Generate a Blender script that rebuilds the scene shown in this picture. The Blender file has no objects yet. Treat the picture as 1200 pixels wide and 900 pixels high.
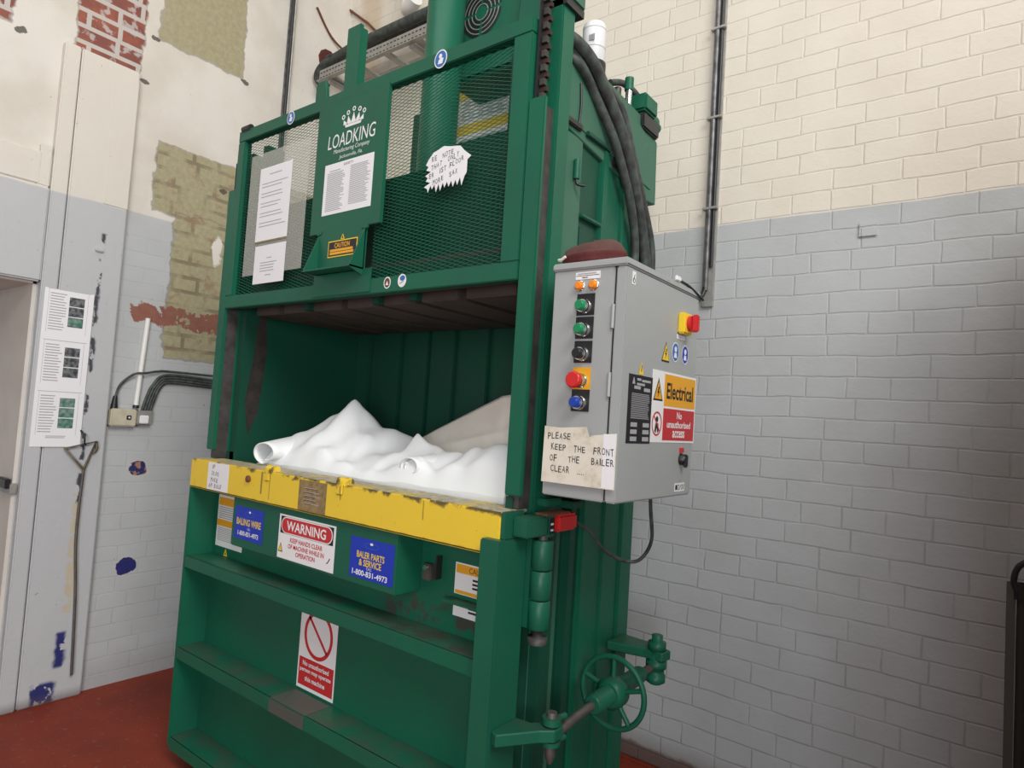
import bpy, bmesh, math, random
from mathutils import Vector, Matrix
random.seed(7)
SC = bpy.context.scene
COL = SC.collection

# ------------------------------------------------------------------ camera
cam_d = bpy.data.cameras.new('camera'); cam = bpy.data.objects.new('camera', cam_d); COL.objects.link(cam)
cam_d.sensor_width = 36.0; cam_d.lens = 764.3 * 36.0 / 1200.0; cam_d.clip_start = 0.02
yaw, pitch, roll = 0.655635, 0.0534827, 0.0635738
fw = Vector((-math.sin(yaw)*math.cos(pitch), math.cos(yaw)*math.cos(pitch), math.sin(pitch)))
rt = Vector((math.cos(yaw), math.sin(yaw), 0)); up = rt.cross(fw)
r2 = math.cos(roll)*rt + math.sin(roll)*up; u2 = -math.sin(roll)*rt + math.cos(roll)*up
cam.matrix_world = Matrix(((r2.x, u2.x, -fw.x, 0), (r2.y, u2.y, -fw.y, 0), (r2.z, u2.z, -fw.z, 1.5), (0, 0, 0, 1)))
SC.camera = cam

# ------------------------------------------------------------------ light and exposure
w = bpy.data.worlds.new('world'); SC.world = w; w.use_nodes = True
w.node_tree.nodes['Background'].inputs[0].default_value = (1.0, 0.93, 0.88, 1)
w.node_tree.nodes['Background'].inputs[1].default_value = 0.045
SC.view_settings.view_transform = 'Standard'; SC.view_settings.look = 'None'
SC.view_settings.exposure = -0.32; SC.view_settings.gamma = 1.0; SC.view_settings.use_curve_mapping = False

def area(name, loc, target, sx, sy, power, color):
    d = bpy.data.lights.new(name, 'AREA'); d.shape = 'RECTANGLE'; d.size = sx; d.size_y = sy
    d.energy = power; d.color = color
    o = bpy.data.objects.new(name, d); COL.objects.link(o)
    o.location = loc; o.rotation_euler = (Vector(target) - Vector(loc)).to_track_quat('-Z', 'Y').to_euler()
    return o
area('window_light', (3.1, -0.6, 5.4), (-0.9, 2.4, 1.9), 3.0, 2.6, 400, (1.0, 0.985, 0.95))
area('rooflight', (-1.5, -0.2, 5.8), (-1.8, 1.6, 1.6), 3.0, 2.0, 75, (1.0, 0.995, 0.97))
area('low_fill_light', (1.8, -2.9, 1.7), (-6.0, -1.3, 0.9), 1.8, 2.2, 245, (0.93, 0.97, 1.0))  # unseen fill lamp added to brighten the lower left wall

# ------------------------------------------------------------------ materials
def nodes(m):
    m.use_nodes = True
    return m.node_tree.nodes, m.node_tree.links, m.node_tree.nodes['Principled BSDF']
def mat(name, col, rough=0.5, metal=0.0, spec=0.5, noise=0.0, scale=20.0, bump=0.0, bscale=60.0, dark=None):
    m = bpy.data.materials.new(name); N, L, P = nodes(m)
    c = (*col, 1)
    P.inputs['Base Color'].default_value = c; P.inputs['Roughness'].default_value = rough
    P.inputs['Metallic'].default_value = metal; P.inputs['Specular IOR Level'].default_value = spec
    if noise > 0:
        g = N.new('ShaderNodeNewGeometry'); t = N.new('ShaderNodeTexNoise'); t.inputs['Scale'].default_value = scale
        t.inputs['Detail'].default_value = 6; L.new(g.outputs['Position'], t.inputs['Vector'])
        r = N.new('ShaderNodeMapRange'); r.inputs['From Min'].default_value = 0.38; r.inputs['From Max'].default_value = 0.68
        L.new(t.outputs['Fac'], r.inputs['Value'])
        x = N.new('ShaderNodeMix'); x.data_type = 'RGBA'
        x.inputs[6].default_value = c
        d = dark if dark else tuple(v*0.6 for v in col)
        x.inputs[7].default_value = (*d, 1)
        mu = N.new('ShaderNodeMath'); mu.operation = 'MULTIPLY'; mu.inputs[1].default_value = noise
        L.new(r.outputs[0], mu.inputs[0]); L.new(mu.outputs[0], x.inputs[0]); L.new(x.outputs[2], P.inputs['Base Color'])
    if bump > 0:
        g = N.new('ShaderNodeNewGeometry'); t = N.new('ShaderNodeTexNoise'); t.inputs['Scale'].default_value = bscale
        t.inputs['Detail'].default_value = 4; L.new(g.outputs['Position'], t.inputs['Vector'])
        b = N.new('ShaderNodeBump'); b.inputs['Strength'].default_value = bump; b.inputs['Distance'].default_value = 0.004
        L.new(t.outputs['Fac'], b.inputs['Height']); L.new(b.outputs[0], P.inputs['Normal'])
    return m

class G:
    """small node-graph helper for the wall materials"""
    def __init__(s, name):
        s.m = bpy.data.materials.new(name); s.N, s.L, s.P = nodes(s.m)
        g = s.N.new('ShaderNodeNewGeometry'); sp = s.N.new('ShaderNodeSeparateXYZ'); s.L.new(g.outputs['Position'], sp.inputs[0])
        s.pos = g.outputs['Position']; s.nor = g.outputs['Normal']; s.x, s.y, s.z = sp.outputs
    def put(s, sock, v):
        if isinstance(v, (int, float)): sock.default_value = v
        elif isinstance(v, tuple): sock.default_value = (*v, 1) if len(v) == 3 and sock.type == 'RGBA' else v
        else: s.L.new(v, sock)
    def math(s, op, a, b=0.0, c=None):
        n = s.N.new('ShaderNodeMath'); n.operation = op; s.put(n.inputs[0], a); s.put(n.inputs[1], b)
        if c is not None: s.put(n.inputs[2], c)
        return n.outputs[0]
    def noise(s, scale, detail=5, vec=None, rough=0.55):
        n = s.N.new('ShaderNodeTexNoise'); n.inputs['Scale'].default_value = scale; n.inputs['Detail'].default_value = detail
        n.inputs['Roughness'].default_value = rough
        s.L.new(vec or s.pos, n.inputs['Vector']); return n.outputs['Fac']
    def comb(s, a, b, c=0.0):
        n = s.N.new('ShaderNodeCombineXYZ'); s.put(n.inputs[0], a); s.put(n.inputs[1], b); s.put(n.inputs[2], c); return n.outputs[0]
    def step(s, v, a, b):
        n = s.N.new('ShaderNodeMapRange'); n.interpolation_type = 'SMOOTHSTEP'; s.put(n.inputs['Value'], v)
        n.inputs['From Min'].default_value = a; n.inputs['From Max'].default_value = b; return n.outputs[0]
    def mix(s, f, a, b):
        n = s.N.new('ShaderNodeMix'); n.data_type = 'RGBA'; s.put(n.inputs[0], f); s.put(n.inputs[6], a); s.put(n.inputs[7], b); return n.outputs[2]
    def brick(s, vec, bw, rh, mortar=0.006, smooth=0.3):
        n = s.N.new('ShaderNodeTexBrick'); s.L.new(vec, n.inputs['Vector']); n.inputs['Scale'].default_value = 1
        n.inputs['Brick Width'].default_value = bw; n.inputs['Row Height'].default_value = rh
        n.inputs['Mortar Size'].default_value = mortar; n.inputs['Mortar Smooth'].default_value = smooth
        n.inputs['Color1'].default_value = (1, 1, 1, 1); n.inputs['Color2'].default_value = (0.6, 0.6, 0.6, 1); n.inputs['Mortar'].default_value = (0, 0, 0, 1)
        n.offset = 0.45; n.squash = 0.62; n.squash_frequency = 3; return n
    def box(s, u, v, u0, u1, v0, v1, e=0.012):
        a = s.math('MULTIPLY', s.step(u, u0-e, u0+e), s.step(u, u1+e, u1-e))
        b = s.math('MULTIPLY', s.step(v, v0-e, v0+e), s.step(v, v1+e, v1-e))
        return s.math('MULTIPLY', a, b)
    def bump(s, h, strength, dist, prev=None):
        n = s.N.new('ShaderNodeBump'); n.inputs['Strength'].default_value = strength; n.inputs['Distance'].default_value = dist
        s.put(n.inputs['Height'], h)
        if prev: s.L.new(prev, n.inputs['Normal'])
        return n.outputs[0]

CREAM = (0.80, 0.735, 0.63); GREYP = (0.455, 0.47, 0.475)
def wall_mat(name, side):
    g = G(name); P = g.P
    U = g.x if side == 'back' else g.y
    wob = g.math('MULTIPLY_ADD', g.noise(2.3, 2), 0.02, -0.01)
    wob2 = g.math('MULTIPLY_ADD', g.noise(9.0, 3), 0.010, -0.005)
    zz = g.math('ADD', g.math('ADD', g.z, wob), wob2)
    vec = g.comb(g.math('ADD', U, wob2), g.math('SUBTRACT', zz, 1.169 if side == 'back' else 1.12))
    br = g.brick(vec, 0.232, 0.0811, 0.0045, 0.55)
    mort = br.outputs['Fac']
    n1 = g.noise(3.0, 4); n2 = g.noise(38.0, 5, rough=0.65); n3 = g.noise(140.0, 3)
    band = g.step(g.math('ADD', g.z, g.math('MULTIPLY_ADD', g.noise(4.0, 3), 0.012, -0.006)), (2.383 if side == 'back' else 2.46)-0.004, (2.383 if side == 'back' else 2.46)+0.004)
    cream = g.mix(g.step(n1, 0.3, 0.75), (0.735, 0.68, 0.585), (0.685, 0.625, 0.535))
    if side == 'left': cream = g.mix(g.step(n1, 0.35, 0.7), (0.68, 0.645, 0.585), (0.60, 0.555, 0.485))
    grey = g.mix(g.step(n1, 0.3, 0.75), (0.47, 0.485, 0.49), (0.425, 0.435, 0.435))
    base = g.mix(band, grey, cream)
    # mortar lines in the paint, broken up
    brk = g.step(g.noise(7.0, 4), 0.36, 0.60)
    line = g.math('MULTIPLY', mort, g.math('MULTIPLY_ADD', brk, 0.14, 0.01))
    if side == 'left': line = g.math('MULTIPLY', line, g.math('MULTIPLY_ADD', g.step(g.z, 2.5, 2.2), 0.42, 0.04))
    line = g.math('MULTIPLY', line, g.math('MULTIPLY_ADD', g.step(g.z, 1.9, 0.8), 1.2, 1.0))
    base = g.mix(line, base, (0.16, 0.15, 0.14))
    # small chips
    chip = g.step(g.noise(26.0, 5, rough=0.7), 0.735 if side == 'back' else 0.675, 0.76 if side == 'back' else 0.705)
    base = g.mix(g.math('MULTIPLY', chip, 0.55), base, (0.12, 0.10, 0.09))
    # scuffed dirt towards the bottom courses
    grim = g.math('MULTIPLY', g.step(g.z, 0.22, 0.06), g.math('MULTIPLY_ADD', n2, 0.5, 0.45))
    base = g.mix(g.math('MULTIPLY', grim, 1.0 if side == 'back' else 0.3), base, (0.11, 0.055, 0.04))
    if side == 'back':                                              # brown-painted, scuffed foot of the wall
        foot = g.step(g.math('ADD', g.z, g.math('MULTIPLY_ADD', g.noise(9.0, 5), 0.06, -0.03)), 0.135, 0.115)
        base = g.mix(g.math('MULTIPLY', foot, 0.85), base, g.mix(n2, (0.085, 0.045, 0.036), (0.15, 0.09, 0.07)))
    hgt = g.math('MULTIPLY_ADD', g.math('SUBTRACT', 1.0, mort), 1.0, g.math('MULTIPLY', n2, 0.75))
    if side == 'left':
        hgt = g.math('MULTIPLY_ADD', g.math('MULTIPLY', g.math('SUBTRACT', 1.0, mort), g.step(g.z, 2.6, 2.2)), 0.42, g.math('MULTIPLY', n2, 0.75))
        jy = g.math('ADD', U, g.math('MULTIPLY_ADD', g.noise(14.0, 5), 0.07, -0.035))
        jz = g.math('ADD', g.z, g.math('MULTIPLY_ADD', g.noise(12.0, 5), 0.05, -0.025))
        brick2 = g.brick(g.comb(U, g.math('SUBTRACT', g.z, 1.12)), 0.232, 0.0811, 0.012, 0.2)
        red = g.mix(g.step(g.noise(11.0, 4), 0.35, 0.65), (0.30, 0.085, 0.05), (0.20, 0.06, 0.045))
        red = g.mix(brick2.outputs['Fac'], red, (0.50, 0.45, 0.41))
        red = g.mix(g.math('MULTIPLY', g.step(g.noise(16.0, 5), 0.55, 0.62), 0.7), red, (0.50, 0.47, 0.45))
        oliv = g.mix(g.step(n2, 0.3, 0.7), (0.385, 0.35, 0.215), (0.32, 0.285, 0.175))
        oliv2 = g.mix(g.math('MULTIPLY', g.math('MULTIPLY', brick2.outputs['Fac'], g.step(g.noise(6.0, 4), 0.4, 0.6)), 0.6), oliv, (0.13, 0.10, 0.06))
        oliv2 = g.mix(g.math('MULTIPLY', g.step(g.noise(9.0, 6, rough=0.7), 0.56, 0.62), 0.6), oliv2, (0.27, 0.16, 0.10))
        edge = (0.13, 0.11, 0.09)
        def patch(base, col, u0, u1, z0, z1):
            k = g.box(jy, jz, u0, u1, z0, z1, 0.006)
            ko = g.box(jy, jz, u0-0.008, u1+0.006, z0-0.010, z1+0.006, 0.004)
            b = g.mix(g.math('MULTIPLY', ko, 0.55), base, edge)
            return g.mix(k, b, col)
        base = patch(base, oliv, 1.49, 1.955, 3.43, 5)
        base = patch(base, red, 1.105, 1.405, 3.175, 5)
        base = patch(base, red, 0.3, 0.845, 3.185, 5)
        base = patch(base, oliv2, 1.525, 2.6, 2.50, 2.875)
        base = patch(base, oliv2, 1.65, 2.6, 1.715, 2.52)
        redm = g.step(g.math('ADD', g.math('MULTIPLY', g.box(jy, jz, 1.43, 2.3, 1.86, 2.02, 0.06), 0.50), g.math('MULTIPLY', g.noise(11.0, 5, rough=0.65), 0.9)), 0.90, 0.94)
        base = g.mix(redm, base, g.mix(g.noise(20, 4), (0.22, 0.065, 0.04), (0.27, 0.13, 0.095)))
        def blob(base, cy, cz, ry, rz, col, rim):
            d = g.math('SQRT', g.math('ADD', g.math('POWER', g.math('DIVIDE', g.math('SUBTRACT', jy, cy), ry), 2.0), g.math('POWER', g.math('DIVIDE', g.math('SUBTRACT', jz, cz), rz), 2.0)))
            base = g.mix(g.math('MULTIPLY', g.step(d, 1.18, 1.08), 0.8), base, rim)
            return g.mix(g.step(d, 1.0, 0.9), base, col)
        base = blob(base, 1.578, 1.117, 0.05, 0.042, g.mix(g.step(g.noise(22), 0.5, 0.55), (0.018, 0.02, 0.11), (0.33, 0.17, 0.11)), (0.50, 0.49, 0.46))
        base = blob(base, 1.565, 0.60, 0.052, 0.044, (0.015, 0.018, 0.13), (0.50, 0.48, 0.45))
        base = blob(base, 1.90, 2.36, 0.025, 0.08, (0.70, 0.66, 0.60), (0.6, 0.56, 0.5))
    if side == 'left':
        for cy, cz in ((0.885, 3.160), (1.085, 3.155), (1.285, 3.165), (1.435, 3.160), (1.465, 3.425), (1.975, 3.415), (1.90, 2.72)):
            d = g.math('ADD', g.math('POWER', g.math('DIVIDE', g.math('SUBTRACT', jy, cy), 0.024), 2.0), g.math('POWER', g.math('DIVIDE', g.math('SUBTRACT', jz, cz), 0.014), 2.0))
            base = g.mix(g.math('MULTIPLY', g.step(d, 1.1, 0.7), 0.9), base, (0.07, 0.06, 0.05))
        rustk = g.math('MULTIPLY', g.box(jy, jz, 2.50, 2.53, 3.15, 3.78, 0.012), g.step(g.noise(13.0, 5), 0.47, 0.56))
        base = g.mix(g.math('MULTIPLY', rustk, 0.7), base, (0.20, 0.09, 0.06))
    else:                                                           # rust run down the corner
        rk = g.math('MULTIPLY', g.box(g.math('ADD', g.x, g.math('MULTIPLY_ADD', g.noise(6.0, 4), 0.10, -0.05)), g.z, -3.55, -3.36, 3.4, 5.0, 0.05), 0.45)
        base = g.mix(rk, base, (0.50, 0.33, 0.17))
    P.inputs['Roughness'].default_value = 0.62
    g.L.new(base, P.inputs['Base Color'])
    nb = g.bump(hgt, 0.48 if side == 'back' else 0.4, 0.004); nb = g.bump(n3, 0.12, 0.002, nb)
    g.L.new(nb, P.inputs['Normal'])
    return g.m
def plaster_mat(name):
    g = G(name)
    n1 = g.noise(3.5, 4); n2 = g.noise(30, 5, rough=0.65)
    band = g.step(g.math('ADD', g.z, g.math('MULTIPLY_ADD', g.noise(6.0, 3), 0.02, -0.01)), 2.44, 2.452)
    base = g.mix(band, g.mix(n1, (0.45, 0.46, 0.475), (0.50, 0.505, 0.51)), g.mix(n1, (0.69, 0.655, 0.59), (0.63, 0.585, 0.515)))
    st = g.noise(5, 5, vec=g.comb(g.math('MULTIPLY', g.y, 9.0), g.math('MULTIPLY', g.z, 1.4)))
    chip = g.step(g.noise(22.0, 5, rough=0.7), 0.67, 0.70)
    base = g.mix(g.math('MULTIPLY', chip, 0.6), base, (0.20, 0.18, 0.16))
    # flaked strip with old dark and cream paint
    line = g.box(g.math('ADD', g.y, g.math('MULTIPLY_ADD', g.noise(18.0, 4), 0.03, -0.015)), g.z, 1.283, 1.303, 0.95, 2.30, 0.006)
    fl = g.math('MULTIPLY', line, g.step(g.noise(13.0, 4), 0.5, 0.56))
    base = g.mix(fl, base, (0.05, 0.05, 0.065))
    line2 = g.box(g.y, g.z, 1.275, 1.312, 0.42, 1.0, 0.008)
    base = g.mix(g.math('MULTIPLY', line2, g.step(g.noise(24.0, 5), 0.42, 0.5)), base, (0.50, 0.44, 0.33))
    def blu(base, y0, y1, z0, z1, t):
        k = g.math('MULTIPLY', g.box(g.math('ADD', g.y, g.math('MULTIPLY_ADD', g.noise(20.0, 4), 0.04, -0.02)), g.z, y0, y1, z0, z1, 0.01), g.step(g.noise(17.0, 4), t, t+0.05))
        return g.mix(k, base, (0.02, 0.025, 0.14))
    base = blu(base, 1.26, 1.30, 0.16, 0.33, 0.42)
    base = blu(base, 1.17, 1.27, 0.0, 0.10, 0.40)
    base = g.mix(g.math('MULTIPLY', g.step(g.z, 0.06, 0.0), 0.6), base, (0.10, 0.06, 0.05))
    g.L.new(base, g.P.inputs['Base Color']); g.P.inputs['Roughness'].default_value = 0.6
    g.L.new(g.bump(n2, 0.35, 0.006), g.P.inputs['Normal'])
    return g.m
def floor_mat():
    g = G('red_floor_paint')
    n = g.noise(2.5, 5); n2 = g.noise(40, 5)
    c = g.mix(g.step(n, 0.3, 0.75), (0.245, 0.036, 0.016), (0.165, 0.027, 0.016))
    c = g.mix(g.math('MULTIPLY', g.step(n2, 0.58, 0.75), 0.4), c, (0.30, 0.20, 0.16))
    g.L.new(c, g.P.inputs['Base Color']); g.P.inputs['Roughness'].default_value = 0.6; g.P.inputs['Specular IOR Level'].default_value = 0.25
    g.L.new(g.bump(n2, 0.2, 0.003), g.P.inputs['Normal']); return g.m
def green_mat(name, a=(0.007, 0.115, 0.062), b=(0.011, 0.098, 0.058), rough=0.40, dust=0.5):
    g = G(name)
    n = g.noise(4.0, 5); n2 = g.noise(55, 5, rough=0.7)
    c = g.mix(g.step(n, 0.3, 0.7), a, b)
    c = g.mix(g.math('MULTIPLY', g.step(n2, 0.66, 0.72), 0.35), c, (0.012, 0.05, 0.035))
    sep = g.N.new('ShaderNodeSeparateXYZ'); g.L.new(g.nor, sep.inputs[0])
    d = g.math('MULTIPLY', g.step(sep.outputs[2], 0.8, 0.95), g.math('MULTIPLY', g.step(g.noise(9, 5), 0.35, 0.65), dust))
    c = g.mix(d, c, (0.070, 0.062, 0.052))
    if name == 'green_machine_paint':                               # rubbed, rusty corner of the top shelf
        k = g.math('MULTIPLY', g.box(g.x, g.z, -1.62, -1.13, 0.83, 0.93, 0.05), g.math('MULTIPLY', g.step(g.y, 1.384, 1.40), g.step(g.noise(15.0, 5, rough=0.65), 0.47, 0.56)))
        c = g.mix(g.math('MULTIPLY', k, 0.85), c, (0.055, 0.040, 0.033))
    g.L.new(c, g.P.inputs['Base Color'])
    r = g.math('MULTIPLY_ADD', n2, 0.25, rough-0.1); g.L.new(r, g.P.inputs['Roughness'])
    g.L.new(g.bump(g.noise(18, 3), 0.06, 0.004), g.P.inputs['Normal']); g.P.inputs['Specular IOR Level'].default_value = 0.3
    return g.m
def yellow_mat():
    g = G('yellow_paint'); n = g.noise(5, 5); n2 = g.noise(45, 5, rough=0.7)
    c = g.mix(n, (0.82, 0.585, 0.035), (0.76, 0.53, 0.04))
    top = g.step(g.math('ADD', g.z, g.math('MULTIPLY_ADD', g.noise(28, 5, rough=0.7), 0.05, -0.025)), 1.236, 1.248)
    bot = g.step(g.math('ADD', g.z, g.math('MULTIPLY_ADD', g.noise(28, 5), 0.02, -0.01)), 1.143, 1.135)
    c = g.mix(g.math('MULTIPLY', g.math('MULTIPLY', top, g.step(g.math('ADD', g.noise(16, 5), g.math('MULTIPLY_ADD', g.x, 0.05, 0.09)), 0.46, 0.54)), 0.9), c, (0.06, 0.045, 0.03))
    c = g.mix(g.math('MULTIPLY', bot, 0.45), c, (0.16, 0.11, 0.03))
    st = g.noise(6, 4, vec=g.comb(g.math('MULTIPLY', g.x, 9.0), g.math('MULTIPLY', g.z, 1.1)))
    c = g.mix(g.math('MULTIPLY', g.step(st, 0.69, 0.72), 0.75), c, (0.10, 0.06, 0.03))
    c = g.mix(g.math('MULTIPLY', g.step(n2, 0.66, 0.70), 0.6), c, (0.13, 0.08, 0.03))
    for x0, z0, w_ in ((-2.205, 1.165, 0.010), (-2.150, 1.150, 0.004), (-1.742, 1.200, 0.005), (-1.36, 1.19, 0.004)):
        k = g.math('MULTIPLY', g.box(g.math('ADD', g.x, g.math('MULTIPLY_ADD', g.noise(30.0, 3), 0.006, -0.003)), g.z, x0, x0+w_, z0, 1.246, 0.003), 0.8)
        c = g.mix(k, c, (0.13, 0.075, 0.03))
    g.L.new(c, g.P.inputs['Base Color']); g.P.inputs['Roughness'].default_value = 0.45; return g.m
def cabinet_mat():
    g = G('grey_cabinet_paint'); n = g.noise(5, 5); n2 = g.noise(70, 4)
    c = g.mix(n, (0.375, 0.39, 0.38), (0.325, 0.345, 0.345))
    c = g.mix(g.math('MULTIPLY', g.step(g.noise(14, 6, rough=0.7), 0.68, 0.72), 0.5), c, (0.14, 0.12, 0.10))
    g.L.new(c, g.P.inputs['Base Color']); g.P.inputs['Roughness'].default_value = 0.42
    g.L.new(g.bump(n2, 0.08, 0.002), g.P.inputs['Normal']); return g.m
def notice_mat():
    g = G('stained_card'); n = g.noise(14, 6, rough=0.7)
    c = g.mix(g.step(n, 0.45, 0.75), (0.72, 0.68, 0.58), (0.50, 0.42, 0.30))
    g.L.new(c, g.P.inputs['Base Color']); g.P.inputs['Roughness'].default_value = 0.7; return g.m

def silltop_mat():
    g = G('worn_sill_top'); n = g.noise(7, 5); n2 = g.noise(40, 5, rough=0.7)
    c = g.mix(g.step(n2, 0.35, 0.65), (0.50, 0.45, 0.31), (0.30, 0.26, 0.17))
    c = g.mix(g.math('MULTIPLY', g.step(n, 0.54, 0.60), 0.8), c, (0.66, 0.47, 0.05))
    c = g.mix(g.math('MULTIPLY', g.step(g.noise(24, 5, rough=0.7), 0.60, 0.66), 0.8), c, (0.09, 0.07, 0.05))
    g.L.new(c, g.P.inputs['Base Color']); g.P.inputs['Roughness'].default_value = 0.6; return g.m
M = {}
M['silltop'] = silltop_mat(); M['jamb'] = mat('cream_jamb_plaster', (0.62, 0.58, 0.525), 0.6, noise=0.5, scale=6, dark=(0.52, 0.48, 0.43), bump=0.2, bscale=30)
M['wall_back'] = wall_mat('painted_brick_back', 'back'); M['wall_left'] = wall_mat('painted_brick_left', 'left')
M['plaster'] = plaster_mat('painted_plaster'); M['floor'] = floor_mat()
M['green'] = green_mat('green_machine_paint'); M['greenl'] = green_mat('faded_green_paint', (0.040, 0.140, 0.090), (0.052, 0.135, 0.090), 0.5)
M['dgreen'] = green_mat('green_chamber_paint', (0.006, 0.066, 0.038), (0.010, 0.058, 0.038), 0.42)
M['yellow'] = yellow_mat(); M['cabinet'] = cabinet_mat(); M['card'] = notice_mat()
M['white'] = mat('white_print', (0.78, 0.78, 0.78), 0.45); M['paper'] = mat('paper', (0.80, 0.79, 0.81), 0.6)
M['ink'] = mat('black_ink', (0.012, 0.012, 0.014), 0.5); M['greyink'] = mat('grey_ink', (0.36, 0.36, 0.38), 0.6)
M['red'] = mat('red_print', (0.52, 0.025, 0.03), 0.4); M['blue'] = mat('blue_print', (0.008, 0.035, 0.42), 0.4)
M['signblue'] = mat('sign_blue', (0.03, 0.13, 0.42), 0.4); M['amber'] = mat('amber_print', (0.76, 0.36, 0.015), 0.4)
M['signyellow'] = mat('sign_yellow', (0.80, 0.55, 0.03), 0.4); M['orange'] = mat('orange_lens', (0.85, 0.24, 0.012), 0.2)
M['black'] = mat('black_plastic', (0.016, 0.016, 0.018), 0.4); M['rubber'] = mat('black_rubber', (0.035, 0.035, 0.036), 0.6, noise=0.7, scale=35, dark=(0.085, 0.115, 0.095))
M['chrome'] = mat('worn_chrome', (0.72, 0.72, 0.72), 0.22, 1.0); M['steel'] = mat('dirty_steel', (0.16, 0.145, 0.13), 0.55, 0.6, noise=0.8, scale=25)
M['galv'] = mat('galvanised_steel', (0.42, 0.41, 0.38), 0.5, 0.5, noise=0.5, scale=30)
M['grime'] = mat('greasy_track', (0.052, 0.047, 0.043), 0.55, 0.3, noise=0.7, scale=22, dark=(0.11, 0.10, 0.095))
M['platen'] = mat('rusty_platen', (0.085, 0.068, 0.056), 0.7, 0.2, noise=0.6, scale=9, dark=(0.045, 0.035, 0.03))
M['sheet'] = mat('white_foam_sheet', (0.80, 0.81, 0.82), 0.65, bump=0.1, bscale=25)
M['creamsheet'] = mat('cream_card_sheet', (0.80, 0.755, 0.69), 0.7, noise=0.5, scale=7, dark=(0.66, 0.60, 0.52))
M['pbgreen'] = mat('button_green', (0.01, 0.22, 0.09), 0.3); M['pbred'] = mat('button_red', (0.60, 0.02, 0.02), 0.3)
M['pbblue'] = mat('button_blue', (0.01, 0.05, 0.35), 0.3); M['isored'] = mat('isolator_red', (0.55, 0.02, 0.02), 0.35)
M['cloth'] = mat('burgundy_cloth', (0.105, 0.018, 0.016), 0.85, noise=0.5, scale=40, bump=0.3, bscale=200)
M['clothtop'] = mat('faded_burgundy_cloth', (0.085, 0.034, 0.028), 0.9, noise=0.6, scale=30, dark=(0.12, 0.06, 0.05), bump=0.3, bscale=200)
M['pvc'] = mat('white_pvc', (0.75, 0.74, 0.70), 0.4); M['ivory'] = mat('ivory_plastic', (0.55, 0.50, 0.38), 0.45, noise=0.4, scale=25)
M['conduit'] = mat('grey_conduit', (0.20, 0.195, 0.20), 0.45, 0.5, noise=0.9, scale=18, dark=(0.05, 0.05, 0.055))
M['brown'] = mat('worn_brown_card', (0.30, 0.21, 0.085), 0.7, noise=0.9, scale=60, dark=(0.17, 0.12, 0.06))
M['brasswire'] = mat('old_steel_wire', (0.16, 0.13, 0.08), 0.5, 0.6, noise=0.6, scale=40)
M['darkhole'] = mat('broken_brick_hole', (0.10, 0.022, 0.018), 0.9, noise=0.7, scale=40); M['rust'] = mat('rust', (0.17, 0.06, 0.03), 0.9, noise=0.6, scale=60)
M['filter'] = mat('oil_filter_white', (0.70, 0.70, 0.71), 0.35); M['bluegreen'] = mat('faded_photo_green', (0.03, 0.16, 0.10), 0.5, noise=1, scale=60, dark=(0.25, 0.3, 0.28))
M['photo'] = mat('dark_photo', (0.03, 0.035, 0.04), 0.5, noise=1, scale=55, dark=(0.22, 0.23, 0.24)); M['pole'] = mat('dark_pole', (0.03, 0.03, 0.026), 0.5)
M['residue_reflection'] = mat('residue_and_reflection', (0.075, 0.085, 0.072), 0.5)
M['scuff'] = mat('bare_scuffed_metal', (0.020, 0.018, 0.015), 0.6, noise=0.5, scale=30, dark=(0.06, 0.045, 0.04)); M['chain'] = mat('oiled_chain', (0.060, 0.034, 0.026), 0.5, 0.4)
M['greypole'] = mat('grey_green_edge', (0.10, 0.105, 0.09), 0.6)
sl = bpy.data.materials.new('clear_plastic_sleeve'); N_, L_, P_ = nodes(sl)
P_.inputs['Base Color'].default_value = (0.62, 0.62, 0.56, 1); P_.inputs['Roughness'].default_value = 0.3; P_.inputs['Alpha'].default_value = 0.30
M['sleeve'] = sl

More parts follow.
